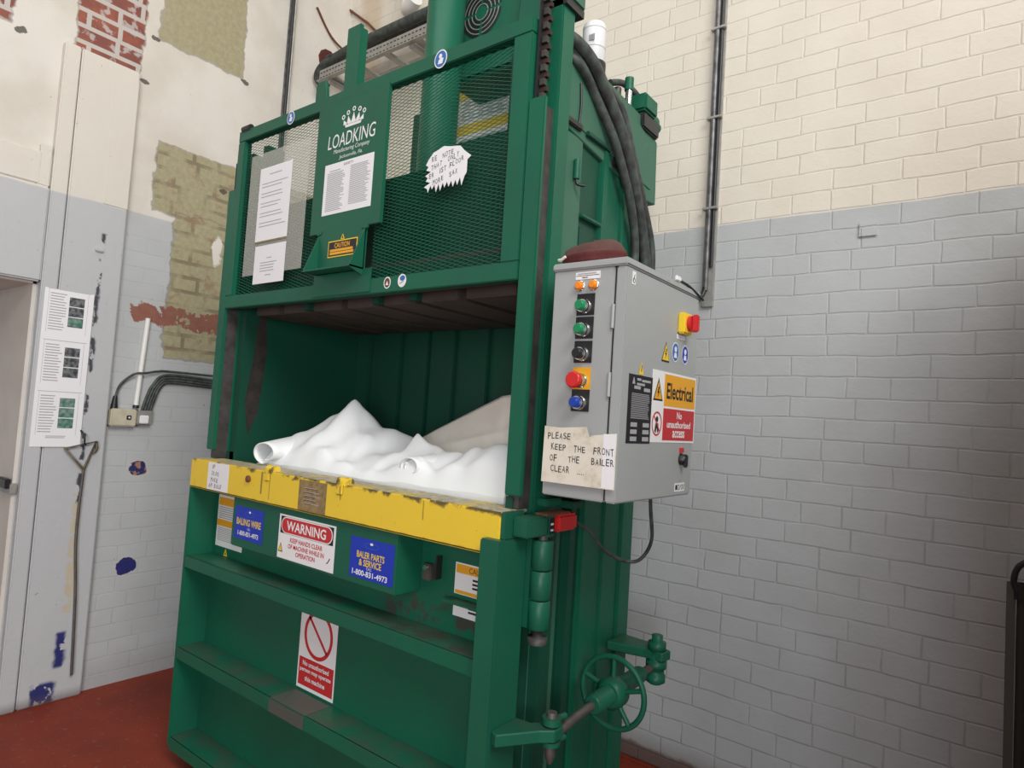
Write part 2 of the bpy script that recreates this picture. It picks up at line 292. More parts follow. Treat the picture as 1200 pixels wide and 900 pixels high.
# ------------------------------------------------------------------ mesh helpers
ROOTS = {}
class MB:
    def __init__(s): s.v = []; s.f = []; s.m = []; s.sm = []; s.mats = []
    def mi(s, m):
        m = M[m] if isinstance(m, str) else m
        if m not in s.mats: s.mats.append(m)
        return s.mats.index(m)
    def add(s, vs, fs, m, smooth=False):
        o = len(s.v); s.v += [tuple(v) for v in vs]; k = s.mi(m)
        for f in fs: s.f.append(tuple(i+o for i in f)); s.m.append(k); s.sm.append(smooth)
        return s
    def bm(s, b, m, smooth=False):
        b.verts.ensure_lookup_table(); b.verts.index_update()
        s.add([v.co.copy() for v in b.verts], [[v.index for v in f.verts] for f in b.faces], m, smooth); b.free(); return s
    def box(s, x0, x1, y0, y1, z0, z1, m, bev=0.0, mtx=None):
        b = bmesh.new(); bmesh.ops.create_cube(b, size=1)
        for v in b.verts: v.co = Vector(((x0+x1)/2+v.co.x*(x1-x0), (y0+y1)/2+v.co.y*(y1-y0), (z0+z1)/2+v.co.z*(z1-z0)))
        if bev: bmesh.ops.bevel(b, geom=b.edges[:], offset=bev, segments=2, affect='EDGES')
        if mtx: b.transform(mtx)
        return s.bm(b, m)
    def prism(s, pts, d, m, bev=0.0):
        """polygon pts (3D, planar) extruded by vector d"""
        b = bmesh.new(); a = [b.verts.new(p) for p in pts]; c = [b.verts.new(Vector(p)+Vector(d)) for p in pts]
        n = len(pts); b.faces.new(a); b.faces.new(c[::-1])
        for i in range(n): b.faces.new((a[i], c[i], c[(i+1) % n], a[(i+1) % n]))
        bmesh.ops.recalc_face_normals(b, faces=b.faces[:])
        if bev: bmesh.ops.bevel(b, geom=b.edges[:], offset=bev, segments=1, affect='EDGES')
        return s.bm(b, m)
    def lathe(s, p0, p1, prof, m, seg=24, smooth=True, cap=True):
        """prof = [(t along axis in metres, radius)]"""
        p0 = Vector(p0); ax = (Vector(p1)-p0).normalized()
        a = ax.orthogonal().normalized(); b = ax.cross(a)
        vs = []; fs = []
        for t, r in prof:
            for k in range(seg):
                an = 2*math.pi*k/seg; vs.append(p0+ax*t+(a*math.cos(an)+b*math.sin(an))*r)
        for i in range(len(prof)-1):
            for k in range(seg):
                k2 = (k+1) % seg; fs.append((i*seg+k, i*seg+k2, (i+1)*seg+k2, (i+1)*seg+k))
        s.add(vs, fs, m, smooth)
        if cap:
            n = len(prof)-1
            s.add(vs[:seg], [tuple(range(seg))[::-1]], m); s.add(vs[n*seg:(n+1)*seg], [tuple(range(seg))], m)
        return s
    def cyl(s, p0, p1, r, m, seg=20, r1=None):
        L = (Vector(p1)-Vector(p0)).length; return s.lathe(p0, p1, [(0, r), (L, r if r1 is None else r1)], m, seg)
    def tube(s, pts, r, m, seg=10, sub=6):
        P = [Vector(p) for p in pts]
        if sub > 1 and len(P) > 2:
            Q = []
            for i in range(len(P)-1):
                a, b, c, d = P[max(i-1, 0)], P[i], P[i+1], P[min(i+2, len(P)-1)]
                for k in range(sub):
                    t = k/sub
                    Q.append(0.5*((2*b)+(c-a)*t+(2*a-5*b+4*c-d)*t*t+(3*b-a-3*c+d)*t**3))
            P = Q+[P[-1]]
        vs = []; fs = []; nrm = None
        for i, p in enumerate(P):
            t = (P[min(i+1, len(P)-1)]-P[max(i-1, 0)]).normalized()
            nrm = t.orthogonal().normalized() if nrm is None else (nrm-t*nrm.dot(t)).normalized()
            b = t.cross(nrm)
            for k in range(seg):
                an = 2*math.pi*k/seg; vs.append(p+(nrm*math.cos(an)+b*math.sin(an))*r)
        for i in range(len(P)-1):
            for k in range(seg):
                k2 = (k+1) % seg; fs.append((i*seg+k, i*seg+k2, (i+1)*seg+k2, (i+1)*seg+k))
        s.add(vs, fs, m, True); n = len(P)-1
        s.add(vs[:seg], [tuple(range(seg))[::-1]], m); s.add(vs[n*seg:], [tuple(range(seg))], m); return s
    def torus(s, c, ax, R, r, m, seg=48, s2=12):
        c = Vector(c); ax = Vector(ax).normalized(); a = ax.orthogonal().normalized(); b = ax.cross(a); vs = []; fs = []
        for i in range(seg):
            d = a*math.cos(2*math.pi*i/seg)+b*math.sin(2*math.pi*i/seg)
            for k in range(s2):
                an = 2*math.pi*k/s2; vs.append(c+d*(R+r*math.cos(an))+ax*(r*math.sin(an)))
        for i in range(seg):
            for k in range(s2):
                i2 = (i+1) % seg; k2 = (k+1) % s2; fs.append((i*s2+k, i2*s2+k, i2*s2+k2, i*s2+k2))
        return s.add(vs, fs, m, True)
    def build(s, name, parent=None, label=None, origin=None):
        me = bpy.data.meshes.new(name)
        if origin is None:
            n = len(s.v); lo = [min(v[i] for v in s.v) for i in range(3)]; hi = [max(v[i] for v in s.v) for i in range(3)]
            origin = Vector(((lo[0]+hi[0])/2, (lo[1]+hi[1])/2, lo[2]))
        origin = Vector(origin)
        me.from_pydata([tuple(Vector(v)-origin) for v in s.v], [], s.f)
        for m in s.mats: me.materials.append(m)
        me.polygons.foreach_set('material_index', s.m); me.polygons.foreach_set('use_smooth', s.sm); me.update()
        o = bpy.data.objects.new(name, me); COL.objects.link(o)
        ROOTS[o.name] = origin
        if parent: o.parent = parent; o.location = origin-ROOTS[parent.name]
        else: o.location = origin
        if label: o['label'] = label
        return o
def empty(name, loc):
    o = bpy.data.objects.new(name, None); COL.objects.link(o); o.location = loc; o.empty_display_size = 0.1
    ROOTS[o.name] = Vector(loc); return o
def tag(o, label, cat, group=None):
    o['label'] = label; o['category'] = cat
    if group: o['group'] = group
    return o
def struct(o): o['kind'] = 'structure'; return o

def text_geo(body, heavy):
    c = bpy.data.curves.new('lettering', 'FONT'); c.body = body; c.size = 1.0; c.align_x = 'CENTER'; c.resolution_u = 3; c.offset = 0.022 if heavy else 0.0
    o = bpy.data.objects.new('lettering', c); COL.objects.link(o)
    dg = bpy.context.evaluated_depsgraph_get(); dg.update()
    me = bpy.data.meshes.new_from_object(o.evaluated_get(dg))
    vs = [v.co.copy() for v in me.vertices]; fs = [tuple(p.vertices) for p in me.polygons]
    bpy.data.objects.remove(o); bpy.data.curves.remove(c); bpy.data.meshes.remove(me)
    return vs, fs
TXT = {}
class Sign:
    """thin printed sheet: o = lower-left corner, u / v = right / up directions, n = outward"""
    def __init__(s, o, u, v, w, h, m, thick=0.0012, n=None):
        s.mb = MB(); s.o = Vector(o); s.u = Vector(u).normalized(); s.v = Vector(v).normalized()
        s.n = Vector(n).normalized() if n else s.u.cross(s.v); s.w = w; s.h = h; s.t = thick
        if m: s.poly([(0, 0), (w, 0), (w, h), (0, h)], m, 0, thick)
    def p(s, a, b, d=0): return s.o+s.u*a+s.v*b+s.n*d
    def poly(s, pts, m, lay=1, thick=None):
        if thick: s.mb.prism([s.p(a, b, 0) for a, b in pts], s.n*thick, m)
        else: s.mb.prism([s.p(a, b, s.t+0.00005) for a, b in pts], s.n*(0.00035*lay), m)
        return s
    def rect(s, a0, b0, a1, b1, m, lay=1): return s.poly([(a0, b0), (a1, b0), (a1, b1), (a0, b1)], m, lay)
    def disc(s, a, b, ra, rb, m, lay=1, seg=28): return s.poly([(a+ra*math.cos(2*math.pi*k/seg), b+rb*math.sin(2*math.pi*k/seg)) for k in range(seg)], m, lay)
    def ring(s, a, b, ra, rb, t, m, lay=1, seg=36, a0=0, a1=360):
        for k in range(seg):
            x0 = math.radians(a0+(a1-a0)*k/seg); x1 = math.radians(a0+(a1-a0)*(k+1)/seg)
            s.poly([(a+ra*math.cos(x0), b+rb*math.sin(x0)), (a+ra*math.cos(x1), b+rb*math.sin(x1)),
                    (a+(ra-t)*math.cos(x1), b+(rb-t)*math.sin(x1)), (a+(ra-t)*math.cos(x0), b+(rb-t)*math.sin(x0))], m, lay)
        return s
    def tri(s, a, b, w, h, m, lay=1): return s.poly([(a-w/2, b), (a+w/2, b), (a, b+h)], m, lay)
    def line(s, a0, b0, a1, b1, t, m, lay=1):
        d = Vector((a1-a0, b1-b0)); k = Vector((-d.y, d.x)).normalized()*t/2
        return s.poly([(a0+k.x, b0+k.y), (a0-k.x, b0-k.y), (a1-k.x, b1-k.y), (a1+k.x, b1+k.y)], m, lay)
    def text(s, body, ca, cb, w, h, m, lay=1, rot=0, shear=0, bold=0):
        """fit body into w x h centred at (ca, cb)"""
        key = (body, bool(bold))
        if key not in TXT: TXT[key] = text_geo(body, bool(bold))
        vs, fs = TXT[key]
        lo = [min(v[i] for v in vs) for i in (0, 1)]; hi = [max(v[i] for v in vs) for i in (0, 1)]
        kx = w/(hi[0]-lo[0]); ky = h/(hi[1]-lo[1]); cx = (lo[0]+hi[0])/2; cy = (lo[1]+hi[1])/2
        cr, sr = math.cos(rot), math.sin(rot)
        out = []
        for v in vs:
            a = (v.x-cx)*kx; b = (v.y-cy)*ky; a += shear*b
            out.append(s.p(ca+a*cr-b*sr, cb+a*sr+b*cr, s.t+0.0004*lay))
        s.mb.add(out, fs, m)
        return s
    def hand(s, body, a, b, h, m, adv=0.72, slope=0.0, lay=1):
        """hand-lettered line, each letter a little off"""
        x = a
        for ch in body:
            if ch == ' ': x += h*adv*0.9; continue
            wch = h*(0.16 if ch in 'I1.!' else 0.55); hh = h*(0.16 if ch == '.' else 1)
            s.text(ch, x+wch/2, b+slope*(x-a)+(random.uniform(-.08, .08)*h if ch != '.' else -h*0.42), wch, hh*random.uniform(.9, 1.1), m, lay, rot=random.uniform(-.10, .10))
            x += wch+h*(adv-0.55)
        return s
    def lines(s, a0, b0, a1, b1, n, m, t=None, ragged=0.2, lay=1, gap=0):
        """lines of print too small to read"""
        st = (b1-b0)/n
        for i in range(n):
            if gap and i % gap == gap-1: continue
            y = b0+st*(i+0.5); e = a1-(a1-a0)*random.uniform(0, ragged)
            s.rect(a0, y-(t or st*0.22), e, y+(t or st*0.22), m, lay)
        return s
    def build(s, name, parent=None, label=None): return s.mb.build(name, parent, label)
def front(x0, z0, x1, z1, y, m, thick=0.0012): return Sign((x0, y, z0), (1, 0, 0), (0, 0, 1), x1-x0, z1-z0, m, thick, (0, -1, 0))
def sidex(y0, z0, y1, z1, x, m, thick=0.0012): return Sign((x, y0, z0), (0, 1, 0), (0, 0, 1), y1-y0, z1-z0, m, thick, (1, 0, 0))

# ------------------------------------------------------------------ the setting
WB, WL, WP = 2.70, -3.685, -3.645          # back wall, left wall, pilaster face
b = MB().box(-4.6, 4.5, -5.0, WB+0.3, -0.12, 0.0, 'floor'); struct(b.build('floor'))
b = MB().box(WL-0.7, 4.5, WB, WB+0.3, 0.0, 5.2, 'wall_back'); b.box(-0.475, -0.405, WB-0.007, WB+0.01, 2.262, 2.325, 'wall_back', 0.006); struct(b.build('wall_back'))
b = MB().box(WL-0.7, WL, 1.045, WB, 0.0, 5.2, 'wall_left').box(WL-0.7, WL, 0.02, 1.045, 2.005, 5.2, 'wall_left').box(WL-0.7, WL, -5.0, 0.02, 0, 5.2, 'wall_left')
struct(b.build('wall_left'))
b = MB().box(WL, WP, 1.125, 1.392, 0.0, 3.18, 'plaster', 0.006).box(WL, WP+0.004, 1.052, 1.119, 0.0, 3.18, 'plaster', 0.005)
b.box(WP-0.002, WP+0.003, 1.278, 1.390, 2.450, 3.12, 'plaster', 0.0015)
struct(b.build('trim_1'))
b = MB().box(WL-0.012, WP+0.002, 0.0, 1.05, 2.005, 2.46, 'plaster', 0.008).box(WL-0.012, WP-0.012, 0.0, 1.05, 2.465, 2.62, 'plaster', 0.004).box(WL, WP-0.008, 1.0, 1.047, 2.46, 2.66, 'plaster', 0.004)
b.box(WL-0.62, WL+0.002, 1.030, 1.046, 0.0, 2.005, 'jamb').box(WL-0.62, WL+0.002, 0.02, 1.046, 1.995, 2.008, 'jamb')
struct(b.build('trim_2'))
b = MB().box(WL-0.7, WL-0.62, 0.02, 1.045, 0, 2.005, 'plaster'); struct(b.build('door_1'))
b = MB().box(-3.68, 0.9, WB-0.03, WB, 0.0, 0.07, 'floor', 0.01); struct(b.build('baseboard_back'))
# unseen brick wall added at the right to shade the lower back wall
b = MB().box(0.45, 0.68, 0.8, WB, 0.0, 2.55, 'wall_back'); struct(b.build('added_shade_wall'))

# ------------------------------------------------------------------ the baler
B = tag(empty('baler', (-1.9, 1.8, 0)), 'tall green vertical waste baler with mesh guard, yellow sill and grey control cabinet', 'baler')
XL, XR = -2.66, -1.10                       # chamber sides
YF, YG = 1.38, 1.439                        # door front plane, guard front plane
# --- chamber body
b = MB()
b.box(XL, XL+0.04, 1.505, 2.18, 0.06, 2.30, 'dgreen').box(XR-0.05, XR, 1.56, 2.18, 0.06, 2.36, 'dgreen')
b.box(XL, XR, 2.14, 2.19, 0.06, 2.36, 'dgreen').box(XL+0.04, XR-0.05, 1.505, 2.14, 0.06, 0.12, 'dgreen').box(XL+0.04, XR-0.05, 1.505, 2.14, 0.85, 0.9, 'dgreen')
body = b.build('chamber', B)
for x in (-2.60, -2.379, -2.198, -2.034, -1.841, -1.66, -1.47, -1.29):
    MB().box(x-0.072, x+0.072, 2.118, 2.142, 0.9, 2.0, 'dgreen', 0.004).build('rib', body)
sc = MB()
sc.prism([(XL+0.0405, 1.565, 1.86), (XL+0.0405, 1.60, 1.90), (XL+0.0405, 1.615, 1.72), (XL+0.0405, 1.595, 1.45), (XL+0.0405, 1.555, 1.36), (XL+0.0405, 1.53, 1.5), (XL+0.0405, 1.555, 1.70)], (0.001, 0, 0), 'scuff')
sc.build('scuff_mark', body)
# right-hand side of the body: ribs, channels, recess
b = MB()
b.box(XR, XR+0.012, 1.57, 1.705, 0.08, 2.39, 'greenl', 0.003)          # flat panel
b.box(XR-0.003, XR+0.020, 1.825, 1.862, 0.08, 2.415, 'green', 0.004)    # channel lip
b.box(XR, XR+0.010, 1.862, 1.965, 0.08, 2.39, 'green', 0.003)
b.box(XR, XR+0.018, 1.965, 1.985, 0.08, 2.36, 'green', 0.003)
b.box(XR, XR+0.006, 1.985, 2.09, 0.08, 2.35, 'green')
b.box(XR, XR+0.016, 2.10, 2.18, 0.08, 1.6, 'green', 0.003)
b.build('side_panel', body)
b = MB().box(XR, XR+0.003, 1.706, 1.825, 0.9, 2.40, 'dgreen').box(XR, XR+0.030, 1.706, 1.83, 2.405, 2.42, 'dgreen', 0.002).box(XR, XR+0.022, 1.706, 1.83, 2.145, 2.158, 'green', 0.003)
b.prism([(XR+0.002, 1.72, 2.12), (XR+0.002, 1.82, 2.12), (XR+0.002, 1.82, 2.0), (XR+0.002, 1.72, 2.0)], (0.004, 0, 0), 'dgreen')
b.build('side_recess', body)
# head plate (tank side) with chamfered rear corner
b = MB()
b.prism([(XR+0.016, 1.56, 2.40), (XR+0.016, 1.56, 2.66), (XR+0.016, 2.10, 2.625), (XR+0.016, 2.215, 2.575), (XR+0.016, 2.225, 2.34), (XR+0.016, 2.12, 2.33)], (-0.045, 0, 0), 'greenl', 0.003)
b.prism([(XR+0.010, 1.60, 2.42), (XR+0.010, 1.60, 2.60), (XR+0.010, 2.06, 2.59), (XR+0.010, 2.17, 2.55), (XR+0.010, 2.17, 2.38)], (0.010, 0, 0), 'greenl', 0.002)
b.box(-1.45, XR-0.03, 2.17, 2.22, 2.34, 2.58, 'greenl')
b.box(-1.45, XR-0.03, 1.62, 2.20, 2.36, 2.385, 'dgreen')
hp = b.build('head_plate', B)
MB().box(XR+0.012, XR+0.028, 1.575, 1.675, 2.405, 2.425, 'black', 0.003).build('slot_bar', hp)
MB().cyl((XR+0.022, 1.66, 2.31), (XR+0.022, 1.66, 2.25), 0.010, 'green').tube([(XR+0.022, 1.66, 2.255), (XR+0.025, 1.662, 2.235), (XR+0.045, 1.675, 2.23)], 0.005, 'black').build('latch_hook', hp)
MB().tube([(XR+0.022, 1.655, 2.55), (XR+0.024, 1.66, 2.48), (XR+0.022, 1.655, 2.41)], 0.004, 'black').build('release_wire', hp)
MB().box(XR+0.018, XR+0.030, 1.88, 1.98, 2.37, 2.40, 'black', 0.003).build('slot_bar', hp)
# --- guide rails
def guide(xa, xb, name, xin, zt):
    b = MB()
    b.box(xa, xb, 1.440, 1.455, 1.29, 2.415, 'green', 0.003)                # front flange
    b.box(xin, xin+0.035, 1.455, 1.505, 1.255, 2.40, 'grime').box(xin, xin+0.004, 1.455, 1.505, 2.40, zt-0.06, 'black')              # worn web, with black strip above standing in for the dark gap
    b.box(xa if xa < xin else xin, xb, 1.505, 1.57, 1.19, zt, 'green', 0.004)  # rear flange
    return b.build(name, B)
gr = guide(-1.111, -1.055, 'guide_rail', -1.105, 2.78)
gl = guide(-2.735, -2.68, 'guide_rail', -2.72, 2.60)
MB().box(XR-0.012, XR+0.012, 1.45, 1.57, 0.06, 1.285, 'dgreen').box(-1.10, -1.058, 1.575, 1.64, 0.06, 1.22, 'dgreen', 0.004).box(-1.10, -1.07, 1.73, 1.765, 0.06, 1.30, 'dgreen', 0.003).build('corner_post', B)
MB().box(XL-0.03, XL+0.03, 1.505, 1.57, 0.06, 1.285, 'dgreen').build('corner_post', B)
MB().box(-1.10, -0.985, 1.60, 1.66, 1.255, 1.275, 'dgreen', 0.003).box(-1.10, -0.97, 1.58, 1.84, 1.29, 1.31, 'dgreen', 0.002).box(-1.10, -0.974, 1.62, 1.82, 1.40, 1.85, 'dgreen', 0.004).box(-1.058, -1.02, 1.52, 1.60, 1.262, 1.282, 'green', 0.004).build('cabinet_bracket', B)
b = MB()
for i in range(22):
    z = 2.425+i*0.021
    b.box(-1.104, -1.076, 1.478-0.006, 1.478+0.006, z, z+0.013, 'chain') if i % 2 else b.box(-1.098, -1.082, 1.474-0.008, 1.474+0.008, z-0.003, z+0.016, 'grime')
b.build('lift_chain', B)
MB().cyl((-1.13, 1.49, 2.86), (-1.06, 1.49, 2.86), 0.05, 'grime').cyl((-1.06, 1.49, 2.86), (-1.045, 1.49, 2.86), 0.02, 'steel').build('chain_sprocket', B)
MB().box(-1.10, -1.04, 1.53, 1.60, 2.735, 2.95, 'greenl', 0.006).box(-1.10, -1.045, 1.505, 1.60, 2.715, 2.737, 'black').build('bearing_block', B)

# --- platen, hanging in the top of the opening
b = MB().box(-2.60, -1.165, 1.52, 2.10, 1.93, 2.02, 'platen').box(-2.60, -1.165, 1.50, 1.53, 1.905, 2.0, 'dgreen', 0.004).box(-2.60, -1.165, 1.47, 1.50, 1.897, 1.93, 'grime', 0.004)
pl = b.build('platen', B)
xs = [-2.60, -2.40, -2.20, -1.99, -1.79, -1.60, -1.40, -1.165]
for i in range(len(xs)-1):
    MB().box(xs[i]+0.014, xs[i+1]-0.014, 1.53, 2.10, 1.872, 1.931, 'platen', 0.004).build('platen_slat', pl)
for x in (-2.2, -1.79, -1.60):
    MB().box(x-0.02, x+0.02, 1.505, 1.535, 1.875, 1.93, 'dgreen', 0.003).build('slot_plate', pl)
# --- head housing behind the guard
b = MB()
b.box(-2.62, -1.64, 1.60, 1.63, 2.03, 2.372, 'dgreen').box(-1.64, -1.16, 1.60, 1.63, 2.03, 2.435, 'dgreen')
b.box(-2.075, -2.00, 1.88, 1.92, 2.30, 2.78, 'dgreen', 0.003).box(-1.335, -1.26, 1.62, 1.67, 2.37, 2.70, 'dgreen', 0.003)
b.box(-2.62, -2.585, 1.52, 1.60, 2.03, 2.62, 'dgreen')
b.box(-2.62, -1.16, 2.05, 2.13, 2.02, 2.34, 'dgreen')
hd = b.build('head_frame', B)
# big caution label on the plate behind the ram
b = MB().box(-1.93, -1.50, 1.985, 2.0, 2.36, 2.94, 'dgreen').build('rear_plate', B)
s = front(-1.915, 2.57, -1.62, 2.90, 1.983, 'white'); s.rect(0, 0.27, 0.31, 0.315, 'signyellow').rect(0, 0.115, 0.31, 0.16, 'signyellow').lines(0.03, 0.175, 0.28, 0.26, 6, 'greyink').lines(0.03, 0.01, 0.28, 0.10, 6, 'greyink')
s.build('caution_label', b, 'white label with two yellow bands seen through the mesh')
# ram and its base
b = MB().lathe((-1.745, 1.71, 2.03), (-1.745, 1.71, 3.3), [(0, 0.09), (0.03, 0.09), (0.03, 0.072), (1.25, 0.072)], 'green', 32)
b.cyl((-1.745, 1.71, 2.02), (-1.745, 1.71, 2.06), 0.11, 'green'); b.build('ram_cylinder', B)
# fan motor
b = MB().box(-1.80, -1.44, 1.80, 2.10, 2.80, 3.36, 'green', 0.012)
b.prism([(-1.46, 1.78, 2.80), (-1.39, 1.78, 2.80), (-1.34, 1.78, 2.95), (-1.34, 1.78, 3.3), (-1.42, 1.78, 3.3)], (0, 0.2, 0), 'green', 0.004)
fm = b.build('fan_motor', B)
cx, cz = -1.644, 3.052; s = front(cx-0.1, cz-0.1, cx+0.1, cz+0.1, 1.7995, None)
for R in (0.098, 0.080, 0.062, 0.044):
    for k in range(4): s.ring(0.1, 0.1, R, R, 0.009, 'black', 1, 8, k*90+6, k*90+84)
    for k in range(4): s.ring(0.1, 0.1, R-0.011, R-0.011, 0.004, 'galv', 3, 8, k*90+4, k*90+86)
s.build('vent_grille', fm)
s = front(-1.415, 3.03, -1.375, 3.12, 1.7775, 'amber'); s.tri(0.018, 0.02, 0.026, 0.03, 'ink'); s.build('warning_sticker', fm)
# --- guard
b = MB(); gy0, gy1 = YG, YG+0.035
GL, GR_, GB, GT = -2.685, -1.113, 1.893, 2.668
b.box(GL, GR_, gy0, gy1, 2.618, GT, 'green', 0.003).box(GL, GR_, gy0, gy1, GB, 1.947, 'green', 0.003)
b.box(GL, GL+0.05, gy0, gy1, 1.947, 2.618, 'green', 0.003).box(GR_-0.067, GR_, gy0, gy1, 1.947, 2.618, 'green', 0.003)
b.box(-2.06, -1.74, gy0-0.004, gy0+0.002, 1.90, 1.985, 'green', 0.002)
guard = b.build('guard', B)
b = MB().box(-2.11, -1.715, gy0-0.002, gy0+0.012, 2.137, 2.63, 'green', 0.002)
panel = b.build('name_panel', guard)
s = front(-2.05, 2.39, -1.76, 2.60, gy0-0.0022, None, 0.0003)
s.text('LOADKING', 0.145, 0.088, 0.262, 0.052, 'white', 1, shear=0.06)
s.text('Manufacturing Company', 0.150, 0.046, 0.20, 0.021, 'white', 1, shear=0.2); s.text('Jacksonville, Fla.', 0.150, 0.021, 0.13, 0.017, 'white', 1, shear=0.2)
cx = 0.150
s.poly([(cx-0.042, 0.128), (cx+0.042, 0.128), (cx+0.046, 0.138), (cx-0.046, 0.138)], 'white')
for k, (dx, zt) in enumerate(((-0.058, 0.170), (-0.032, 0.182), (0, 0.190), (0.032, 0.182), (0.058, 0.170))):
    s.poly([(cx+dx*0.72-0.014, 0.139), (cx+dx*0.72+0.014, 0.139), (cx+dx*0.95, zt-0.012)], 'white')
    s.ring(cx+dx, zt, 0.009, 0.009, 0.004, 'white', 1, 14)
s.build('crest_lettering', panel, 'white crown and maker lettering')
s = front(-2.044, 2.203, -1.77, 2.394, gy0-0.0022, 'paper', 0.0008)
s.text('SAFETY', 0.137, 0.178, 0.055, 0.009, 'ink').lines(0.018, 0.012, 0.122, 0.158, 26, 'greyink', 0.0012, 0.25).lines(0.150, 0.022, 0.262, 0.168, 26, 'greyink', 0.0012, 0.25)
s.lines(0.03, 0.160, 0.10, 0.167, 1, 'greyink').build('instruction_label', panel, 'white label with two columns of small print')
# scoop below the panel with the caution plate
b = MB(); x0, x1 = -2.05, -1.785
b.box(x0, x1, gy0-0.004, gy0+0.006, 1.98, 2.14, 'green').box(x0, x1, gy0-0.062, gy0, 1.982, 1.988, 'green')
b.prism([(x0, gy0, 2.14), (x0, gy0-0.062, 1.982), (x0, gy0, 1.982)], (0.005, 0, 0), 'green').prism([(x1, gy0, 2.14), (x1, gy0-0.062, 1.982), (x1, gy0, 1.96)], (-0.005, 0, 0), 'green')
b.box(x0-0.01, x0+0.02, gy0-0.006, gy0, 2.13, 2.145, 'green', 0.002).box(x1-0.02, x1+0.015, gy0-0.006, gy0, 2.125, 2.142, 'green', 0.002)
sco = b.build('scoop_bracket', guard)
s = front(-1.985, 2.040, -1.822, 2.100, gy0-0.0045, 'signyellow', 0.0008); s.rect(0.004, 0.004, 0.159, 0.056, 'ink')
s.text('CAUTION', 0.08, 0.042, 0.085, 0.018, 'amber', 2, bold=0.0006).lines(0.012, 0.008, 0.15, 0.030, 2, 'amber', 0.0045, 0.08, 2).tri(0.08, 0.062, 0.022, 0.02, 'signyellow').tri(0.08, 0.065, 0.010, 0.011, 'ink', 2)
s.build('caution_plate', sco, 'black and amber caution plate')
def exp_mesh(x0, x1, z0, z1, cut=None):
    """expanded metal: rows of zig-zag strands"""
    b = MB(); lw, sh = 0.0380, 0.0060; vs = []; fs = []
    t = 0.00075; d = 0.0014; y = gy0+0.018
    nr = int((z1-z0)/sh)+1; nc = int((x1-x0)/(lw/2))
    for r in range(nr):
        pts = []
        for c in range(nc+1):
            z = z0+r*sh+(sh if (c+r) % 2 else 0); x = x0+c*lw/2
            pts.append((x, min(max(z, z0), z1)))
        o = len(vs)
        for x, z in pts:
            vs += [(x, y-d, z-t*1.5), (x, y-d*0.4, z+t), (x, y+d, z+t*1.4), (x, y+d*0.4, z-t)]
        for c in range(nc):
            for k in range(4):
                k2 = (k+1) % 4; fs.append((o+c*4+k, o+c*4+k2, o+c*4+4+k2, o+c*4+4+k))
    b.add(vs, fs, 'green'); return b
exp_mesh(GL+0.045, -2.075, 1.945, 2.622).build('wire_mesh', guard)
exp_mesh(-1.765, GR_-0.06, 1.945, 2.622).build('wire_mesh', guard)
def blue_badge(x, z, y, r, parent):
    s = front(x-r, z-r*1.1, x+r, z+r*1.1, y, None, 0.0008); s.disc(r, r*1.1, r, r*1.1, 'white', 1).disc(r, r*1.1, r*0.86, r*0.95, 'signblue', 2)
    s.disc(r*0.95, r*1.45, r*0.25, r*0.27, 'white', 3).poly([(r*0.6, r*0.55), (r*1.3, r*0.5), (r*1.45, r*1.1), (r*1.05, r*1.25), (r*0.7, r*1.0)], 'white', 3)
    return s.build('safety_sticker', parent, 'round blue mandatory sticker')
blue_badge(-2.300, 2.640, gy0-0.0005, 0.025, guard); blue_badge(-1.478, 2.640, gy0-0.0005, 0.028, guard)
s = front(-1.672, 1.905, -1.638, 1.945, gy0-0.0005, None, 0.0008); s.disc(0.017, 0.02, 0.017, 0.02, 'white', 1).disc(0.017, 0.02, 0.013, 0.016, 'rust', 2).tri(0.017, 0.012, 0.014, 0.014, 'white', 3); s.build('round_sticker', guard, 'small rusty red sticker')
s = front(-1.606, 1.905, -1.562, 1.949, gy0-0.0005, None, 0.0008); s.disc(0.022, 0.022, 0.020, 0.022, 'white', 1).disc(0.024, 0.030, 0.012, 0.009, 'signblue', 2).line(0.012, 0.012, 0.03, 0.02, 0.004, 'greyink', 2); s.build('round_sticker', guard, 'small white and blue sticker')
MB().box(-1.995, -1.92, YG+0.012, YG+0.03, 2.60, 2.915, 'green', 0.003).box(-1.925, -1.915, YG+0.012, YG+0.045, 2.60, 2.90, 'green', 0.002).build('lift_bar', guard)
MB().prism([(-2.165, YG+0.012, 2.655), (-2.165, YG+0.012, 2.735), (-2.155, YG+0.012, 2.75), (-2.11, YG+0.012, 2.75), (-2.10, YG+0.012, 2.72), (-2.09, YG+0.012, 2.655)], (0, 0.015, 0), 'green', 0.002).build('lift_lug', guard)
MB().cyl((-2.66, YG+0.005, 2.672), (-2.60, YG+0.005, 2.672), 0.014, 'black').build('cable_grommet', guard)

